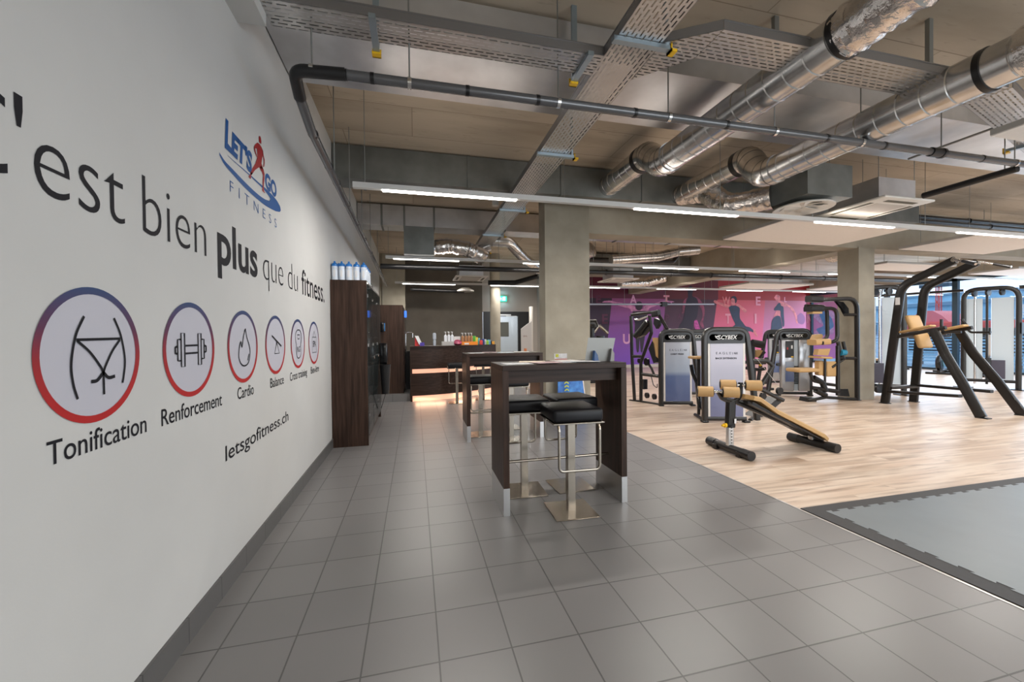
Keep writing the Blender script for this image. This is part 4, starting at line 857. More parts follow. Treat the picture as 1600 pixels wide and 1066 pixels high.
fig('kicker_foot', Q3, [(1250, 910), (1280, 905), (1290, 950), (1318, 1000), (1305, 1025), (1270, 990), (1250, 950)], SK3, .008)
fig('dancer_skin', Q4, [(160, 290), (190, 250), (235, 270), (240, 330), (290, 350), (345, 380), (400, 420), (440, 490), (460, 560), (462, 620), (445, 610), (430, 540), (400, 470), (350, 410), (290, 400), (240, 450), (235, 520), (155, 530), (190, 460), (170, 400), (230, 350), (200, 340)], SK3, .004)
fig('dancer_top', Q4, [(160, 430), (200, 375), (235, 355), (250, 390), (280, 410), (285, 500), (292, 640), (270, 660), (262, 600), (245, 520), (235, 455), (165, 455)], NAVY, .006)
fig('dancer_trousers', Q4, [(120, 690), (135, 580), (185, 525), (235, 530), (255, 600), (265, 680), (260, 730), (110, 730)], NAVY, .008)
fig('dancer_shadow', Q4, [(460, 520), (500, 485), (545, 520), (558, 580), (530, 630), (480, 620), (455, 580)], mat('print_shadow_violet', (.22, .07, .17), .6), .004)
fig('runner_skin', Q4, [(600, 480), (650, 500), (700, 470), (740, 470), (840, 470), (900, 460), (945, 520), (940, 560), (900, 560), (920, 660), (920, 740), (870, 760), (770, 720), (720, 800), (680, 810), (670, 740), (730, 690), (790, 650), (740, 610), (690, 560)], SK4, .004)
fig('runner_teal_kit', Q4, [(740, 470), (830, 465), (870, 520), (900, 560), (925, 650), (890, 690), (830, 740), (770, 800), (730, 740), (705, 690), (790, 650), (770, 580), (745, 520)], TEAL, .006)
fig('runner_teal_head', Q4, [(605, 500), (640, 490), (670, 500), (660, 530), (625, 530)], TEAL, .006)
def mlet(ch, q, x0, y0, x1, y1, m):
    (u0, v0), (u1, v1) = q(x0, y0), q(x1, y1); a, b = mpt(u0, v1), mpt(u1, v0)
    put_text(MB(), ch, a.x, b.x, a.z, b.z-a.z, lambda p: Vector((p.x, MY-.010, p.y)), ref=ch, offset=.03).build('letter', m, mu, smooth=False)
for ch, q, x0, y0, x1, y1, m in (('E', Q2, 85, 165, 145, 258, LET2), ('E', Q2, 157, 392, 225, 500, LET2), ('A', Q2, 487, 165, 570, 262, LET), ('T', Q2, 888, 168, 958, 270, LET3), ('U', Q2, 405, 628, 492, 738, LET), ('P', Q2, 912, 395, 958, 465, LET2), ('A', Q3, -10, 640, 40, 720, LET2), ('W', Q3, 725, 365, 860, 480, SK3), ('T', Q3, 778, 650, 868, 802, LET3), ('E', Q3, 1285, 365, 1366, 500, LET3), ('I', Q3, 1265, 650, 1300, 800, LET3), ('L', Q4, 288, 285, 320, 345, LET3), ('N', Q4, 580, 520, 648, 610, LET3)):
    mlet(ch, q, x0, y0, x1, y1, m)
sbox('baseboard_mural', BW, 4.1, GX-.1, 14.47, 14.5, 0, .12)
# ================================================================== RUBBER MAT
mt = thing('training_mat', 'blue grey rubber training mat with a black interlocking border', 'mat', (4.6, 0, 0))
RB = mat('black_rubber', (.028, .028, .03), .6, noise=.1, nscale=60); RG = mat('blue_grey_rubber', (.155, .18, .195), .38, noise=.06, nscale=3)
m = MB().box(2.775, 8.0, -3.9, 2.37, 0, .006)
m.build('border', RB, mt, smooth=False)
x0, y1 = 2.90, 2.28; P = [(7.8, -3.8), (x0, -3.8)]; y = -3.8
while y < y1-.16: P += [(x0, y), (x0, y+.05), (x0+.022, y+.04), (x0+.022, y+.11), (x0, y+.10)]; y += .15
P += [(x0, y1)]; x = x0
while x < 7.7: P += [(x, y1), (x+.05, y1), (x+.04, y1-.022), (x+.11, y1-.022), (x+.10, y1)]; x += .15
P += [(7.8, y1)]
m = MB().prism([(a, b, .0062) for a, b in P], (0, 0, .0015)); m.build('inner_field', RG, mt, smooth=False)
tag(MB().box(2.752, 2.768, -4, 12.9, 0, .002).build('floor_trim_strip', ALU, smooth=False), 'thin metal strip where grey tiles meet the timber floor', 'trim')
# ================================================================== SELECTORISED MACHINES
PANM = gradmat('lavender_shield', [(0, (.14, .15, .26)), (.33, (.16, .18, .30)), (.42, (.36, .37, .46)), (.8, (.40, .39, .47)), (1, (.38, .38, .45))], 'Z', .08, 1.25, .16)
PANB = gradmat('blue_shield', [(0, (.08, .11, .24)), (.40, (.10, .14, .28)), (.47, (.30, .36, .46)), (1, (.42, .44, .50))], 'Z', .08, 1.25, .16)
SILV = mat('silver_shroud', (.42, .43, .45), .25, .55); STRIPW = mat('white_edge_strip', (.62, .60, .57), .4)
LOGO = mat('silver_print', (.70, .70, .70), .4)
def LT(x, y, rz): return Matrix.Translation((x, y, 0)) @ Matrix.Rotation(rz, 4, 'Z')
def lb(t, T, name, m, fn, par=None, smooth=True):
    mb = MB(); mb.T = T; fn(mb); return mb.build(name, m, par or t, smooth=smooth)
def logo_text(t, T, x, z, w, h, y, par, m=LOGO, s='CYBEX'):
    mb = MB(); mb.T = T
    put_text(mb, s, x+(.26*w if s == 'CYBEX' else 0), x+w, z, h, lambda p: Vector((p.x, y, p.y)), ref='C', offset=.015, shear=.25 if s == 'CYBEX' else 0)
    if s == 'CYBEX':
        f = lambda p: Vector((p.x, y, p.y))
        mb.stroke([(x+w*.235+.0, z+h*.95), (x+w*.12, z+h*.9), (x+w*.0, z+h*.45), (x+w*.13, z+h*.05), (x+w*.25, z+h*.2)], h*.22, f)
        mb.stroke([(x-w*.03, z+h*.85), (x+w*.1, z+h*.62), (x+w*.2, z+h*.5)], h*.18, f)
    return mb.build('maker_logo', m, par, smooth=False)
def tower(name, label, x, y, rz, W=.60, H=1.41, shield=None, words=None, lean=.16, side=1, back=False):
    t = thing(name, label, 'gym machine', (x, y, 0), rz); T = LT(x, y, rz); bpy.context.view_layer.update()
    F_ = FRAME
    def fr(m):
        pts = [(0, 0, .03), (0, 0, H-.03), (W, 0, H-.03), (W+lean, .0, .035)] if side > 0 else [(W, 0, .03), (W, 0, H-.03), (0, 0, H-.03), (-lean, 0, .035)]
        m.bar(pts, .07, .085, rad=.15, up=(0, 1, 0), r=.015)
    lb(t, T, 'frame', F_, fr)
    lb(t, T, 'base_bar', F_, lambda m: m.bar([(0, 0, .055), (W, 0, .055)], .05, .06, up=(0, 0, 1)))
    for fx in (0, W): lb(t, T, 'foot', BLACK, lambda m: m.box(fx-.045, fx+.045, -.05, .05, 0, .03, .008))
    cap = lb(t, T, 'head_cover', BLACK, lambda m: m.prism([(p[0], -.035, p[1]) for p in ([(.03, H-.24), (.03, H-.10)]+arc(.11, H-.10, .08, 180, 90, 6)+arc(W-.11, H-.10, .08, 90, 0, 6)+[(W-.03, H-.24)])], (0, .06, 0)))
    lb(t, T, 'head_badge', BLACKG, lambda m: m.prism([(p[0], -.045, p[1]) for p in arc(.11, H-.15, .05, 270, 90, 8)[::-1]+arc(W-.11, H-.15, .05, 90, -90, 8)], (0, .012, 0)), cap)
    logo_text(t, T, W*.24, H-.176, W*.52, .056, -.0465, cap)
    if shield:
        lb(t, T, 'shield', shield, lambda m: m.box(.075, W-.055, -.03, -.015, .09, H-.22), smooth=False)
        for a in (.04, W-.055): lb(t, T, 'edge_strip', STRIPW, lambda m: m.box(a, a+.03, -.032, -.01, .09, H-.23), smooth=False)
        if words:
            sm_ = [o for o in bpy.data.objects if o.parent == t and o.name.startswith('shield')][0]
            mb = MB(); mb.T = T; f = lambda p: Vector((p.x, -.0315, p.y))
            x0 = W*.26; put_text(mb, 'EAGLE', x0, x0+.215, H-.40, .034, f, ref='E', space=1.5, offset=-.01); put_text(mb, 'NX', x0+.26, x0+.315, H-.40, .030, f, ref='N', offset=.02); mb.box(x0+.236, x0+.240, -.0315, -.031, H-.405, H-.37)
            wl_ = len(words)*.0215; put_text(mb, words, W*.5-wl_/2, W*.5+wl_/2, H-.47, .024, f, ref='E', offset=.03); mb.build('printed_name', INK, sm_, smooth=False)
    return t, T
# machine A: back extension (nearest tower)
RZ = -.284
tA, TA = tower('back_extension_machine', 'back extension machine with a lavender shield, behind the sit-up bench', 4.171, 5.079, RZ, shield=PANM, words='BACK EXTENSION')
PA = Plane((4.171, 5.079), (4.741, 4.912))
A = lambda u, v, off=.35: PA.at(u, v, off)
def tb(t, name, m, pts, r, rad=.04, n=12): return MB().tube(pts, r, n, rad=rad).build(name, m, t)
tb(tA, 'bent_arm', FRAME, [A(1176, 564), A(1198, 564), A(1208, 572), A(1190, 601)], .032)
tb(tA, 'lower_arm', FRAME, [A(1172, 604), A(1190, 609), A(1224, 626)], .030)
tb(tA, 'base_leg', FRAME, [A(1172, 657, .1), A(1182, 648, .3), A(1190, 646, .5)], .03)
MB().lathe([(.055, -.02), (.055, .02)], A(1218, 611, .3), 'Y', n=24).build('pulley', BLACK, tA)
c = A(1192, 619, .25); MB().lathe([(.05, -.02), (.05, .02)], c, 'Y', n=20).build('pulley', BLACK, tA)
MB().prism([A(1203, 633, .4), A(1216, 622, .4), A(1222, 628, .4), A(1209, 639, .4)], (0, .25, 0)).build('foot_plate', BLACK, tA, smooth=False)
MB().prism([A(1176, 652, .4), A(1188, 644, .4), A(1194, 650, .4), A(1183, 656, .4)], (0, .2, 0)).build('foot_plate', BLACK, tA, smooth=False)
tb(tA, 'cable', ALU, [A(1182, 560, .3), A(1217, 604, .3)], .003, n=6)
MB().box(4.22, 4.42, 5.32, 5.52, .925, .965, .015).build('seat_pad', TAN, tA)
tb(tA, 'seat_arm', BLACKG, [PA.at(1080, 570, .5), PA.at(1083, 585, .5), PA.at(1090, 600, .45), PA.at(1094, 640, .3)], .03)
tb(tA, 'side_post', FRAME, [PA.at(1092, 648, .4), PA.at(1092, 560, .4)], .025)
tb(tA, 'side_base', FRAME, [PA.at(1086, 648, .5), PA.at(1101, 657, .05)], .025)
# machine B: tower with the blue shield + its pressing station (left)
tB, TB_ = tower('chest_press_machine', 'press machine with a half blue shield, left of the back extension machine', 4.38, 6.47, RZ, shield=PANB, words='CHEST PRESS', W=.57, lean=.12)
PB = Plane((4.169, 7.179), (4.436, 6.519)); B = lambda u, v, o=0: PB.at(u, v, o)
tb(tB, 'rear_post', FRAME, [B(991.5, 626), B(987.5, 556), B(986, 494)], .032)
tb(tB, 'front_post', FRAME, [B(1001.5, 628), B(1001.5, 566), B(1018, 520), B(1015, 494)], .032, rad=.08)
tb(tB, 'top_bar', FRAME, [B(986.5, 492), B(1000, 490), B(1029, 487)], .03)
tb(tB, 'handle', CHROME, [B(992, 499), B(998, 499.5), B(1013, 494)], .02)
MB().sweep([B(1020, 491), B(1030, 489)], rrect(.10, .12)).build('pivot_block', BLACK, tB, smooth=False)
tb(tB, 'press_arm', FRAME, [B(1030, 493), B(1036, 503), B(1042, 514)], .03)
MB().prism([B(1022, 497), B(1030, 500), B(1029, 508), B(1025, 514), B(1021, 506)], (.06, 0, 0)).build('cam_plate', BLACK, tB, smooth=False)
tb(tB, 'press_lever', BLACK, [B(992.5, 526), B(1003, 515), B(1012, 503)], .06)
MB().prism([B(1003, 503), B(1013, 501), B(1014, 512), B(1004, 524), B(995, 528)], (.08, 0, 0)).build('counterweight', BLACK, tB, smooth=False)
MB().prism([B(1013, 545), B(1019, 533), B(1022, 536), B(1026, 566), B(1021, 568)], (.12, 0, 0)).build('seat_frame', BLACK, tB, smooth=False)
MB().prism([B(1019, 528), B(1028, 528), B(1028, 560), B(1024, 556)], (.28, 0, 0)).build('back_pad', TAN, tB, smooth=False)
tb(tB, 'brace', FRAME, [B(989, 557), B(1004, 557)], .03)
tb(tB, 'brace', FRAME, [B(1004, 585), B(1029, 588)], .032)
for u, v, r in ((999, 564, .045), (1010.5, 565.5, .075), (1011, 618, .055), (1022.5, 620, .055)):
    MB().lathe([(r, -.02), (r, .02)], B(u, v), 'X', n=20).build('pulley', BLACK, tB)
tb(tB, 'lever_arm', FRAME, [B(1013, 568), B(1018, 576), B(1023, 588)], .022)
tb(tB, 'chain', BLACK, [B(1017.5, 588), B(1021, 602), B(1027, 607), B(1027, 600)], .008, n=6)
MB().sweep([B(1007, 593), B(1007, 608)], rrect(.08, .10)).build('foot_pad', BLACK, tB)
tb(tB, 'base_beam', FRAME, [B(984, 626), B(1001, 627.5), B(1034, 633)], .025)
# rear towers seen from their weight stack side
def stack_tower(name, label, x, y, rz, W=.62):
    t, T = tower(name, label, x, y, rz, W=W, side=-1, lean=.20)
    H = 1.41
    lb(t, T, 'left_shroud', SILV, lambda m: m.box(.05, W*.48, -.05, .05, .10, H-.23, .02)); lb(t, T, 'right_shroud', SILV, lambda m: m.box(W*.62, W-.02, -.05, .05, .10, H-.23, .02))
    lb(t, T, 'stack_slot', mat('slot_pale', (.45, .52, .58), .3) if not bpy.data.materials.get('slot_pale') else bpy.data.materials['slot_pale'], lambda m: m.box(W*.49, W*.61, -.02, .02, .10, H-.23), smooth=False)
    w = lb(t, T, 'weight_stack', BLACK, lambda m: [m.box(W*.495, W*.605, -.045, -.02, .25+k*.035, .275+k*.035) for k in range(11)] and None, smooth=False)
    lb(t, T, 'blue_panel', PANB, lambda m: m.box(W*.20, W*.46, -.056, -.05, .30, .72), smooth=False)
    pl = lb(t, T, 'instruction_placard', BLACK, lambda m: m.box(W*.20, W*.46, -.06, -.05, .80, 1.15), smooth=False)
    lb(t, T, 'red_picture', mat('placard_red', (.4, .02, .02), .5), lambda m: m.box(W*.24, W*.28, -.0615, -.06, .97, 1.02), pl, smooth=False)
    lb(t, T, 'white_picture', LOGO, lambda m: m.box(W*.37, W*.42, -.0615, -.06, .99, 1.06), pl, smooth=False)
    lb(t, T, 'yellow_strip', YEL, lambda m: m.box(W*.37, W*.44, -.0615, -.06, .81, .83), pl, smooth=False)
    kn = lb(t, T, 'yellow_pin', YEL, lambda m: m.lathe([(.018, -.07), (.018, -.05)], (W*.55, 0, .56), 'Y', n=12))
    lb(t, T, 'side_knob', BLACK, lambda m: m.lathe([(.035, -.10), (.035, -.03)], (-.02, 0, .66), 'Y', n=14))
    return t, T
tC, TC = stack_tower('shoulder_machine', 'gym machine with silver shrouds facing the camera, centre right', 7.44, 6.86, -.38, W=.62)
tD, TD = stack_tower('leg_machine', 'silver shrouded gym machine half hidden behind the centre right one', 8.9, 8.55, -.38, W=.62)
tE, TE = tower('seated_row_machine', 'gym machine showing only between the two shielded towers', 5.62, 7.40, RZ, shield=PANM, W=.6)
# machine F: fly machine right of the silver one
PF = Plane((8.288, 5.903), (7.305, 6.049)); 
Fq = lambda u, v, o=0: PF.at(u, v, o)
tF = thing('pectoral_fly_machine', 'tall dark fly machine with tan pads, left of the square column', 'gym machine', (8.0, 6.0, 0))
sgn = 1
def fb(n, m, pts, r, rad=.1, off=0, **k): return MB().tube([Fq(u, v, off) for u, v in pts], r, 14, rad=rad, **k).build(n, m, tF)
nF = PF.n if PF.n.y > 0 else -PF.n
off = -.0 if PF.n.y > 0 else 0
MB().bar([Fq(*p) for p in [(1339.6, 626), (1339, 466), (1274, 469)]], .075, .06, rad=.22, up=(0, 1, 0)).build('main_frame', FRAME, tF)
fb('cross_brace', FRAME, [(1320, 492), (1338, 492)], .03); fb('cross_brace', FRAME, [(1309, 560), (1338, 560)], .03)
fb('near_arm', FRAME, [(1263, 482), (1307.5, 482), (1308.5, 534), (1280, 536)], .034, rad=.14)
m = MB().tube([Fq(u, v)+nF*.35 for u, v in [(1282, 476), (1317, 477), (1318, 530), (1300, 534)]], .034, 14, rad=.14); m.build('far_arm', FRAME, tF)
fb('arm_link', FRAME, [(1309, 534), (1313, 550), (1318, 561)], .034); fb('arm_link', FRAME, [(1317, 534), (1321, 551)], .03)
MB().sweep([Fq(1263, 467), Fq(1282, 468)], rrect(.16, .12)).build('pivot_head', BLACK, tF, smooth=False)
MB().sweep([Fq(1262, 483), Fq(1281, 483)], rrect(.2, .10)).build('arm_holder', BLACK, tF, smooth=False)
MB().sweep([Fq(1265, 489), Fq(1280, 489)], rrect(.14, .04)).build('arm_pad', TAN, tF)
MB().prism([Fq(1306, 470), Fq(1318, 472), Fq(1326, 482), Fq(1327, 492), Fq(1321, 492), Fq(1316, 482)], nF*.05).build('cam', BLACKG, tF, smooth=False)
MB().sweep([Fq(1268, 535), Fq(1291, 534)], rrect(.22, .11, .03)).build('elbow_pad', TAN, tF)
MB().sweep([Fq(1277, 536), Fq(1279, 536)], rrect(.24, .07)).build('pad_bracket', BLACK, tF)
m = MB().prism([p+nF*.25 for p in [Fq(1290, 531), Fq(1294, 523), Fq(1302, 522), Fq(1304, 525), Fq(1301, 531)]], nF*.12); m.build('head_pad', TAN, tF, smooth=False)
MB().prism([Fq(1277, 555), Fq(1279, 546), Fq(1298, 545), Fq(1294, 556)], nF*.1).build('back_pad', TAN, tF, smooth=False)
MB().sweep([Fq(1273, 558), Fq(1290, 559)], rrect(.3, .04, .015)).build('arm_rest', TAN, tF)
MB().box(-.085, .085, -.05, .05, 0, .22, .03)
def padbox(n, u0, v0, u1, v1, dep, t_, Pn, off=0):
    a, b = Pn.at(u0, v1, off), Pn.at(u1, v0, off); d = (b-a); d.z = 0; w = d.length; dx = d.normalized(); nn = Vector((-dx.y, dx.x, 0))
    if nn.y < 0: nn = -nn
    m = MB(); m.T = Matrix(((dx.x, nn.x, 0, a.x), (dx.y, nn.y, 0, a.y), (0, 0, 1, 0), (0, 0, 0, 1))); m.box(0, w, 0, dep, a.z, b.z, .025); return m.build(n, TAN, t_)
padbox('chest_pad', 1292, 565, 1313.5, 589, .12, tF, PF); padbox('chest_pad', 1280, 564, 1287, 587, .12, tF, PF); padbox('seat_pad', 1249, 576, 1285, 582.5, .35, tF, PF)
fb('rear_post', FRAME, [(1309, 540), (1309, 618)], .035); fb('mid_post', FRAME, [(1289, 560), (1289, 600)], .02)
fb('seat_post', FRAME, [(1266, 583), (1270, 595), (1290, 600), (1305, 602)], .03)
fb('seat_slide', BLACK, [(1271, 590), (1285, 598), (1290, 612)], .05); fb('base_tube', FRAME, [(1268, 606), (1310, 612)], .04)
fb('base_rail', FRAME, [(1262, 626), (1290, 621), (1337, 624)], .03); fb('base_rail', FRAME, [(1274, 610), (1290, 618)], .05)
MB().prism([Fq(1312, 611), Fq(1315, 608), Fq(1325, 608), Fq(1328, 620), Fq(1312, 619)], nF*.03).build('weight_plate', BLACK, tF, smooth=False)
MB().prism([Fq(1261, 629), Fq(1263, 622), Fq(1276, 622), Fq(1276, 628)], nF*.2).build('foot_plate', BLACK, tF, smooth=False)
MB().lathe([(.06, -.06), (.06, .06)], Fq(1316, 551), 'X', n=16).build('teal_reflector', mat('teal_knob', (.02, .22, .35), .2), tF)
fb('brace', FRAME, [(1300, 574), (1318, 562)], .022)
fb('foot', BLACK, [(1335, 626.5), (1345, 626.5)], .02)
# small things in the gap between the machines
tG = thing('arm_curl_machine', 'distant dark machine with a tan pad, in the gap right of the lavender tower', 'gym machine', (6.6, 8, 0))
PG = Plane((6.2, 8.3), (7.2, 8.0)); G = lambda u, v: PG.at(u, v)
MB().prism([G(1181, 548), G(1186, 546.5), G(1192, 548), G(1186, 559), G(1182, 558)], (.05, .3, 0)).build('tan_pad', TAN, tG, smooth=False)
for n, P_, r in (('pad_arm', [(1186, 560), (1195, 550)], .03), ('frame', [(1164, 566), (1184, 567), (1196, 567)], .04), ('frame', [(1166, 575), (1186, 578), (1196, 576)], .04), ('post', [(1176, 540), (1176, 596)], .05), ('base', [(1160, 598), (1200, 597)], .05), ('head', [(1175, 536), (1192, 539)], .09)):
    MB().tube([G(*p) for p in P_], r, 10).build(n, BLACK if n != 'pad_arm' else FRAME, tG)
tb(tG, 'yellow_knob', YEL, [G(1187, 569), G(1189, 571.5)], .03)
tH = thing('arm_machine', 'dark machine with a curved head seen just right of the wide column', 'gym machine', (6.2, 10, 0))
PH = Plane((5.6, 10.2), (7.0, 9.8)); Hq = lambda u, v: PH.at(u, v)
for n, P_, r, m_ in (('post', [(925, 590), (925, 508)], .07, BLACK), ('head', [(920, 506), (928, 505), (930, 512)], .12, FRAME), ('arm', [(928, 520), (933, 512), (937, 509), (950, 521)], .04, STEEL), ('base', [(915, 590), (960, 590)], .06, BLACK), ('stack', [(938, 588), (938, 525)], .12, FRAME)):
    MB().tube([Hq(*p) for p in P_], r, 12).build(n, m_, tH)
c = G(1176, 590); MB().box(c.x-.3, c.x+.3, c.y-.3, c.y+.3, 0, .05).box(c.x-.05, c.x+.05, c.y-.05, c.y+.05, .05, .5).build('floor_base', BLACK, tG, smooth=False)
c = Hq(932, 585); MB().box(c.x-.35, c.x+.35, c.y-.3, c.y+.3, 0, .06).build('floor_base', BLACK, tH, smooth=False)
# ================================================================== SIT-UP BENCH
tS = thing('situp_bench', 'adjustable sit-up bench with four tan foam rollers on the timber floor', 'bench', (3.9, 3.65, 0))
def capbar(a, b, r, n):
    o = MB().tube([a, b], r, 20).build(n, FRAME, tS); a, b = Vector(a), Vector(b); d = (b-a).normalized()
    for p, q in ((a-d*.012, a+d*.11), (b-d*.11, b+d*.012)): MB().tube([p, q], r*1.1, 20).build('end_cap', BLACK, o)
capbar((3.37, 4.02, .05), (3.345, 3.40, .05), .045, 'front_base_tube'); capbar((4.44, 3.92, .05), (4.455, 3.38, .05), .045, 'rear_base_tube')
for y in (3.87, 3.53): MB().box(3.30, 3.35, y-.03, y+.03, 0, .06, .005).build('transport_foot', FRAME, tS)
MB().bar([(3.36, 3.70, .08), (3.365, 3.70, .33)], .05, .07).build('height_post', ALU, tS, smooth=False)
m = MB()
for k in range(6): m.box(3.345+.0, 3.362, 3.6635, 3.6645, .11+k*.033, .122+k*.033)
m.build('post_holes', BLACK, tS, smooth=False)
MB().bar([(3.362, 3.70, .30), (3.375, 3.70, .565)], .07, .09).build('post_sleeve', FRAME, tS, smooth=False)
MB().box(3.38, 3.405, 3.652, 3.6545, .33, .38).build('warning_label', WHITE, tS, smooth=False)
tb(tS, 'clamp_collar', BLACK, [(3.362, 3.70, .285), (3.362, 3.70, .315)], .055)
MB().lathe([(.012, -.14), (.012, -.11), (.024, -.11), (.024, -.085), (.01, -.08), (.01, 0)], (3.40, 3.70, .305), 'X', n=16).build('yellow_knob', YEL, tS)
# bench beam, from the hub down to the rear tube
RB_ = Vector((4.45, 3.65, .10)); HB = Vector((3.40, 3.70, .57)); dirb = (RB_-HB).normalized()
MB().bar([HB+Vector((-.10, 0, .03)), HB, RB_+Vector((0, 0, .03))], .05, .045).build('bench_beam', FRAME, tS)
MB().bar([RB_+Vector((-.03, 0, .08)), RB_+Vector((0, 0, -.03))], .06, .06).build('rear_bracket', ALU, tS)
m = MB(); nb = Vector((-dirb.z, 0, dirb.x)).normalized(); nb = nb if nb.z > 0 else -nb
def bp(s, y, h): p = HB+dirb*s; return Vector((p.x, y, p.z))+nb*h
L0, L1 = .10, 1.20
sec = [(L0-.03, .115), (L0+.06, .135), (L0+.3, .10), (L0+.32, .095), (L1-.25, .085), (L1-.05, .078), (L1, .06)]
for (s, h) in sec: pass
vs = []; ys = 8
prof = []
Wd = .15
rows_ = []
for s, h in sec:
    tp_, bt_ = h, h-.05
    rows_.append([bp(s, 3.66-Wd, tp_-.015), bp(s, 3.66-Wd+.02, tp_), bp(s, 3.66+Wd-.02, tp_), bp(s, 3.66+Wd, tp_-.015), bp(s, 3.66+Wd, bt_), bp(s, 3.66-Wd, bt_)])
n = 6; vs = [p for r in rows_ for p in r]; fs = [(i*n+k, i*n+(k+1) % n, (i+1)*n+(k+1) % n, (i+1)*n+k) for i in range(len(rows_)-1) for k in range(n)]+[tuple(range(n-1, -1, -1)), tuple((len(rows_)-1)*n+k for k in range(n))]
m.add(vs, fs); m.build('bench_pad', TAN, tS)
MB().prism([bp(L0+.0, 3.66-.12, .02), bp(L1-.02, 3.66-.12, .0), bp(L1-.02, 3.66-.12, .012), bp(L0+.0, 3.66-.12, .055)], (0, .24, 0)).build('pad_board', BLACK, tS, smooth=False)
# U-bracket and rollers: two axles across, along a slanted direction
ax = Vector((.84, -.54, 0)).normalized()
def roller_pair(c, name):
    a = tb(tS, 'axle', CHROME, [c-ax*.20, c+ax*.20], .014)
    for s in (-1, 1):
        p, q_ = c+ax*(.04*s), c+ax*(.20*s)
        r_ = tb(tS, 'foam_roller', TAN, [p+(q_-p)*.06, q_], .057, n=24); tb(r_, 'roller_cap', BLACK, [q_-ax*.004*s, q_+ax*.006*s], .036, n=20) if False else MB().tube([q_-ax*.004*s, q_+ax*.006*s], .036, 20).build('roller_cap', BLACK, r_)
        MB().tube([p-ax*.0*s, p+(q_-p)*.08], .04, 18).build('roller_cap', BLACK, r_)
hub1 = PA.at(1124, 612, 0); 
c1 = _on(1, 1122, 612.5, 3.66); c2 = _on(1, 1157, 602, 3.68)
roller_pair(c1, 'front'); roller_pair(c2, 'rear')
MB().bar([c2+Vector((0, 0, .03)), c2, Vector((c2.x-.0, 3.69, .60)), Vector(((c1.x+c2.x)/2+.03, 3.69, .555)), Vector((c1.x+.06, 3.67, c1.z-.08)), c1], .035, .04, rad=.06, up=(0, 1, 0)).build('roller_bracket', FRAME, tS)
# ================================================================== CHIN-UP / LEG RAISE FRAME
tK = thing('chin_up_frame', 'tall chin-up and leg raise frame with curved legs and tan pads', 'gym machine', (8.75, 4.9, 0))
L_ = lambda u, v: onX(u, v, 8.42); R_2 = lambda u, v: onX(u, v, 9.10)
def ub(pts, n, w=.065, h=.125, rad=.28, m=FRAME): return MB().bar(pts, w, h, rad=rad, up=(0, 1, .3), r=.012).build(n, m, tK)
ub([Vector((8.43, 5.53, .0)), Vector((8.42, 5.27, 2.13)), Vector((8.42, 4.54, 2.46))], 'left_upright'); ub([Vector((9.10, 5.50, .0)), Vector((9.10, 5.34, 2.13)), Vector((9.10, 4.63, 2.46))], 'right_upright')
for x, y in ((8.43, 5.53), (9.10, 5.50), (8.30, 4.15), (9.14, 4.13)): MB().box(x-.05, x+.05, y-.07, y+.07, 0, .012).build('foot_plate', BLACK, tK, smooth=False)
ub([Vector((8.30, 4.17, .01)), Vector((8.36, 4.42, .50)), Vector((8.41, 4.66, .95)), Vector((8.42, 4.82, 1.36))], 'left_front_leg', rad=.4)
ub([Vector((9.14, 4.13, .01)), Vector((9.12, 4.40, .50)), Vector((9.10, 4.68, .95)), Vector((9.10, 4.86, 1.34))], 'right_front_leg', rad=.4)
ub([L_(1398, 527), L_(1478, 512)], 'left_arm_bar', .05, .06); ub([Vector((9.1, 5.37, 1.22)), R_2(1519, 512)], 'right_arm_bar', .05, .06)
o = ub([L_(1389, 612), L_(1501, 619)], 'left_base_bar', .05, .10); ub([R_2(1433, 602), R_2(1550, 612)], 'right_base_bar', .05, .08)
a, b = L_(1417, 614.5), L_(1449, 616); mb = MB()
put_text(mb, 'CYBEX', 0, 1, 0, 1, lambda p: Vector((8.392, a.y+(b.y-a.y)*p.x, a.z-.02+(b.z-a.z)*p.x+.042*p.y)), ref='C', offset=.03, shear=.25); mb.build('maker_logo', BLACK, o, smooth=False)
ub([Vector((8.42, 5.45, .30)), Vector((9.10, 5.45, .30))], 'rear_cross_bar', .05, .08); ub([Vector((8.42, 5.40, 1.24)), Vector((9.10, 5.38, 1.24))], 'rear_cross_bar', .05, .08)
ub([Vector((8.42, 4.54, 2.46)), Vector((9.10, 4.63, 2.46))], 'chin_bar', .035, .035)
for x, y, s in ((8.42, 4.54, -1), (9.10, 4.63, 1)):
    h_ = MB().tube([(x-s*.03, y, 2.47), (x+s*.06, y-.03, 2.46), (x+s*.16, y-.32, 2.33)], .019, 14, rad=.03).build('chin_grip', CHROME, tK); MB().tube([(x+s*.10, y-.14, 2.412), (x+s*.16, y-.31, 2.335)], .023, 14).build('rubber_grip', BLACK, h_)
    MB().lathe([(.035, -.05), (.035, .05)], (x, y, 2.46), 'X', n=16).build('joint', STEEL, tK)
for (z0, z1, y0, y1, nm) in ((1.33, 1.62, 5.235, 5.33, 'upper_back_pad'), (1.02, 1.30, 5.10, 5.215, 'lower_back_pad')):
    m = MB(); m.T = Matrix.Translation((8.76, (y0+y1)/2, (z0+z1)/2)) @ Matrix.Rotation(math.radians(-18), 4, 'X'); m.box(-.15, .15, -.04, .04, -(z1-z0)/2, (z1-z0)/2, .035); m.build(nm, TAN, tK)
for x, nm in ((8.44, 'left'), (9.06, 'right')):
    m = MB(); m.T = Matrix.Translation((x+(.05 if nm == 'left' else -.05), 5.09 if nm == 'left' else 4.95, 1.36)) @ Matrix.Rotation(math.radians(-13), 4, 'X'); m.box(-.07, .07, -.24, .24, -.02, .02, .015); m.build('arm_pad', TAN, tK)
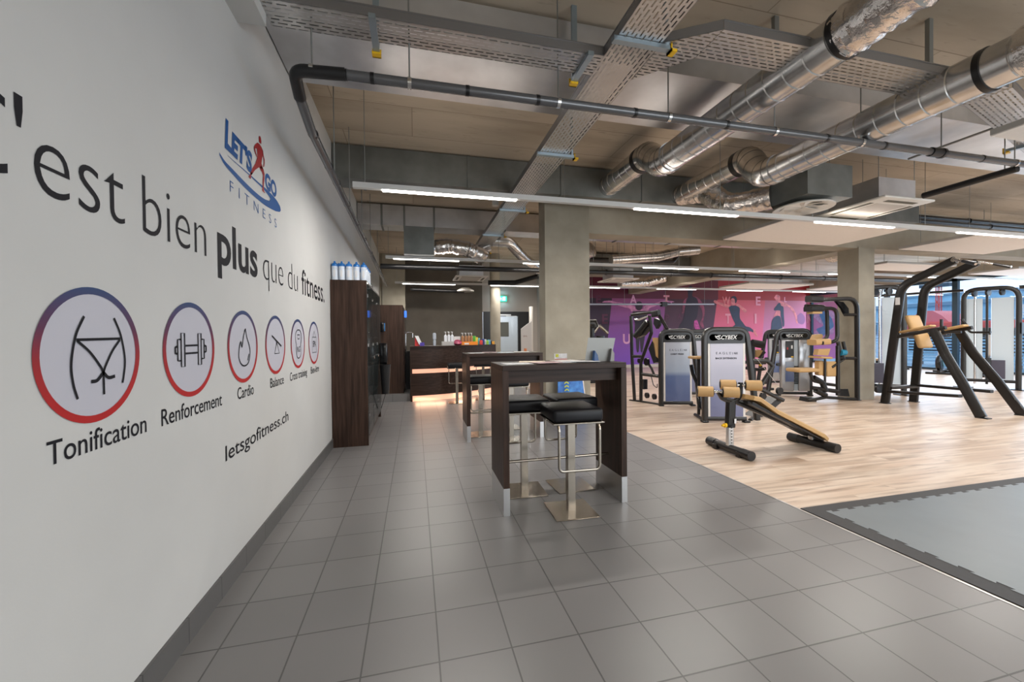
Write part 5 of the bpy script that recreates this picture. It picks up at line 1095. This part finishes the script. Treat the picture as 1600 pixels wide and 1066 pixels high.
tb(tK, 'hand_grip', BLACK, [L_(1471, 514), L_(1471, 499)], .02); tb(tK, 'hand_grip', BLACK, [R_2(1512, 512), R_2(1503, 499)], .022)
tb(tK, 'dip_handle', FRAME, [L_(1471, 515), L_(1475, 519), L_(1502, 519)], .018); tb(tK, 'dip_handle', FRAME, [R_2(1510, 513), R_2(1517, 519.5), R_2(1548, 519.5)], .018)
MB().box(8.383, 8.3865, 5.27, 5.34, 1.80, 1.93).build('warning_label', WHITE, tK, smooth=False)
# ================================================================== CABLE STATIONS
MIL = mat('milky_shroud', (.60, .70, .78), .25)
def cab_station(label, p, q, H, posts, shrouds, stack, nm='cable_station'):
    t = thing(nm, label, 'gym machine', ((p[0]+q[0])/2, (p[1]+q[1])/2, 0)); Pl = Plane(p, q); a, b = Vector((*p, 0)), Vector((*q, 0)); d = (b-a); up = Vector((0, 0, 1))
    MB().bar([a, a+up*H, b+up*H, b], .09, .07, rad=.25, up=tuple(Pl.n)).build('frame', FRAME, t)
    for s in (0, 1):
        c = a+d*s; MB().box(c.x-.12, c.x+.12, c.y-.12, c.y+.12, 0, .02).build('foot_plate', BLACK, t, smooth=False)
    MB().bar([a+up*.18, b+up*.18], .05, .07).build('base_bar', FRAME, t)
    for s0_, s1_ in shrouds:
        MB().prism([a+d*s0_+up*.22, a+d*s1_+up*.22, a+d*s1_+up*(H-.22), a+d*s0_+up*(H-.22)], Pl.n*.05).build('shroud', MIL, t, smooth=False)
    for s in posts: MB().tube([a+d*s+up*.1-Pl.n*.0, a+d*s+up*(H-.05)], .022, 12).build('guide_post', CHROME if s == posts[0] else FRAME, t)
    nn = Pl.n if Pl.n.y < 0 else -Pl.n
    w = MB()
    for k in range(14): c = a+d*stack+nn*.06; w.prism([c-d*.06+up*(.26+k*.032), c+d*.06+up*(.26+k*.032), c+d*.06+up*(.286+k*.032), c-d*.06+up*(.286+k*.032)], nn*.05)
    w.build('weight_stack', BLACK, t, smooth=False)
    c = a+d*(stack+.17)+nn*.05; MB().prism([c-d*.12+up*.24, c+d*.14+up*.24, c+d*.14+up*.66, c-d*.12+up*.66], nn*.03).build('lower_guard', mat('guard_violet_grey', (.07, .065, .10), .3) if not bpy.data.materials.get('guard_violet_grey') else bpy.data.materials['guard_violet_grey'], t, smooth=False)
    for s in (.2, .45, .7):
        c = a+d*s+nn*.08; MB().lathe([(.075, -.02), (.075, .02)], c+up*(H-.1), 'Y', n=20).build('pulley', BLACK, t)
    c = a+d*(stack+.2)+nn*.1; MB().lathe([(.09, -.03), (.09, .03)], c+up*.12, 'Y', n=20).build('pulley', BLACK, t)
    return t, Pl, a, d
cab_station('white shrouded cable station standing behind the chin-up frame', (9.26, 6.72), (9.90, 6.15), 2.27, (.55,), ((.12, .48), (.6, .95)), .3)
tR, PR, aR, dR = cab_station('large cable station with milky shrouds at the right edge of the photo', (12.55, 6.62), (12.98, 5.93), 2.29, (.22, .44), ((.05, .36), (.52, .92)), .45)
mb = MB(); s = Plane((12.55, 6.62), (12.98, 5.93)); c0 = onY(1590.5, 482, 5.85); 
put_text(mb, 'Life Fitness', 0, .28, 0, .045, lambda p: Vector((12.955+p.y*.9, 5.865-p.y*.3, 1.62+p.x)), ref='L', shear=.3); mb.build('maker_logo', LOGO, tR, smooth=False)
MB().box(12.93, 13.02, 5.86, 5.875, 1.25, 1.50).build('adjuster_plate', BLACK, tR, smooth=False)
tb(tR, 'top_rail', FRAME, [(11.6, 8.6, 2.28), (12.55, 6.62, 2.28)], .03); tb(tR, 'top_rail', FRAME, [(12.98, 5.93, 2.28), (13.6, 5.0, 2.28)], .04)
for i, (a_, b_) in enumerate([((11.9, 7.9, 2.28), (11.5, 7.6, 2.40)), ((12.2, 7.2, 2.28), (11.8, 6.9, 2.42))]): tb(tR, 'pull_up_grip', FRAME, [a_, b_], .018)
# exercise bikes by the window
def bike(label, x, y, rz):
    t = thing('exercise_bike', label, 'exercise bike', (x, y, 0), rz, 'exercise bikes by the window'); T = LT(x, y, rz); bpy.context.view_layer.update()
    lb(t, T, 'body', mat('bike_teal', (.10, .22, .28), .35) if not bpy.data.materials.get('bike_teal') else bpy.data.materials['bike_teal'], lambda m: m.prism([(-.25, -.08, .25), (.25, -.08, .22), (.38, -.08, .42), (.2, -.08, .56), (-.2, -.08, .52)], (0, .16, 0)))
    lb(t, T, 'flywheel', BLACK, lambda m: m.lathe([(.22, -.06), (.25, -.03), (.25, .03), (.22, .06)], (.32, 0, .34), 'Y', n=28))
    for q0 in (-.45, .5): lb(t, T, 'stabiliser', BLACK, lambda m: m.box(q0-.04, q0+.04, -.28, .28, 0, .06, .01))
    lb(t, T, 'base_beam', FRAME, lambda m: m.bar([(-.45, 0, .09), (.5, 0, .09)], .08, .06))
    lb(t, T, 'handlebar_post', ALU, lambda m: m.bar([(.22, 0, .5), (.34, 0, 1.22)], .09, .07)); lb(t, T, 'seat_post', ALU, lambda m: m.bar([(-.2, 0, .5), (-.28, 0, .92)], .05, .05))
    lb(t, T, 'saddle', BLACK, lambda m: m.prism([(-.42, -.11, .92), (-.42, .11, .92), (-.22, .07, .92), (-.08, .03, .92), (-.08, -.03, .92), (-.22, -.07, .92)], (0, 0, .06)))
    lb(t, T, 'console', BLACK, lambda m: m.box(.30, .36, -.15, .15, 1.2, 1.42, .02)); lb(t, T, 'handlebar', BLACK, lambda m: m.tube([(.22, -.22, 1.30), (.26, -.22, 1.17), (.34, 0, 1.15), (.26, .22, 1.17), (.22, .22, 1.30)], .02, 10, rad=.04))
    lb(t, T, 'pedal_crank', CHROME, lambda m: m.bar([(0, -.13, .18), (0, -.11, .35), (0, .11, .35), (0, .13, .52)], .025, .025)); return t
bike('teal bodied exercise bike before the window bar', 16.2, 9.05, math.radians(200)); bike('exercise bike beyond the curved legs of the chin-up frame', 16.3, 8.0, math.radians(200)); bike('partly hidden exercise bike left of the teal one', 16.3, 10.4, math.radians(200))
bn = thing('low_bench', 'low tan bench far back by the window', 'bench', (15.6, 10.4, 0)); MB().box(14.9, 16.0, 10.6, 10.9, .32, .40, .03).build('seat_pad', TAN, bn)
for x in (15.05, 15.85): MB().box(x-.04, x+.04, 10.62, 10.88, 0, .32).build('leg', BLACK, bn, smooth=False)
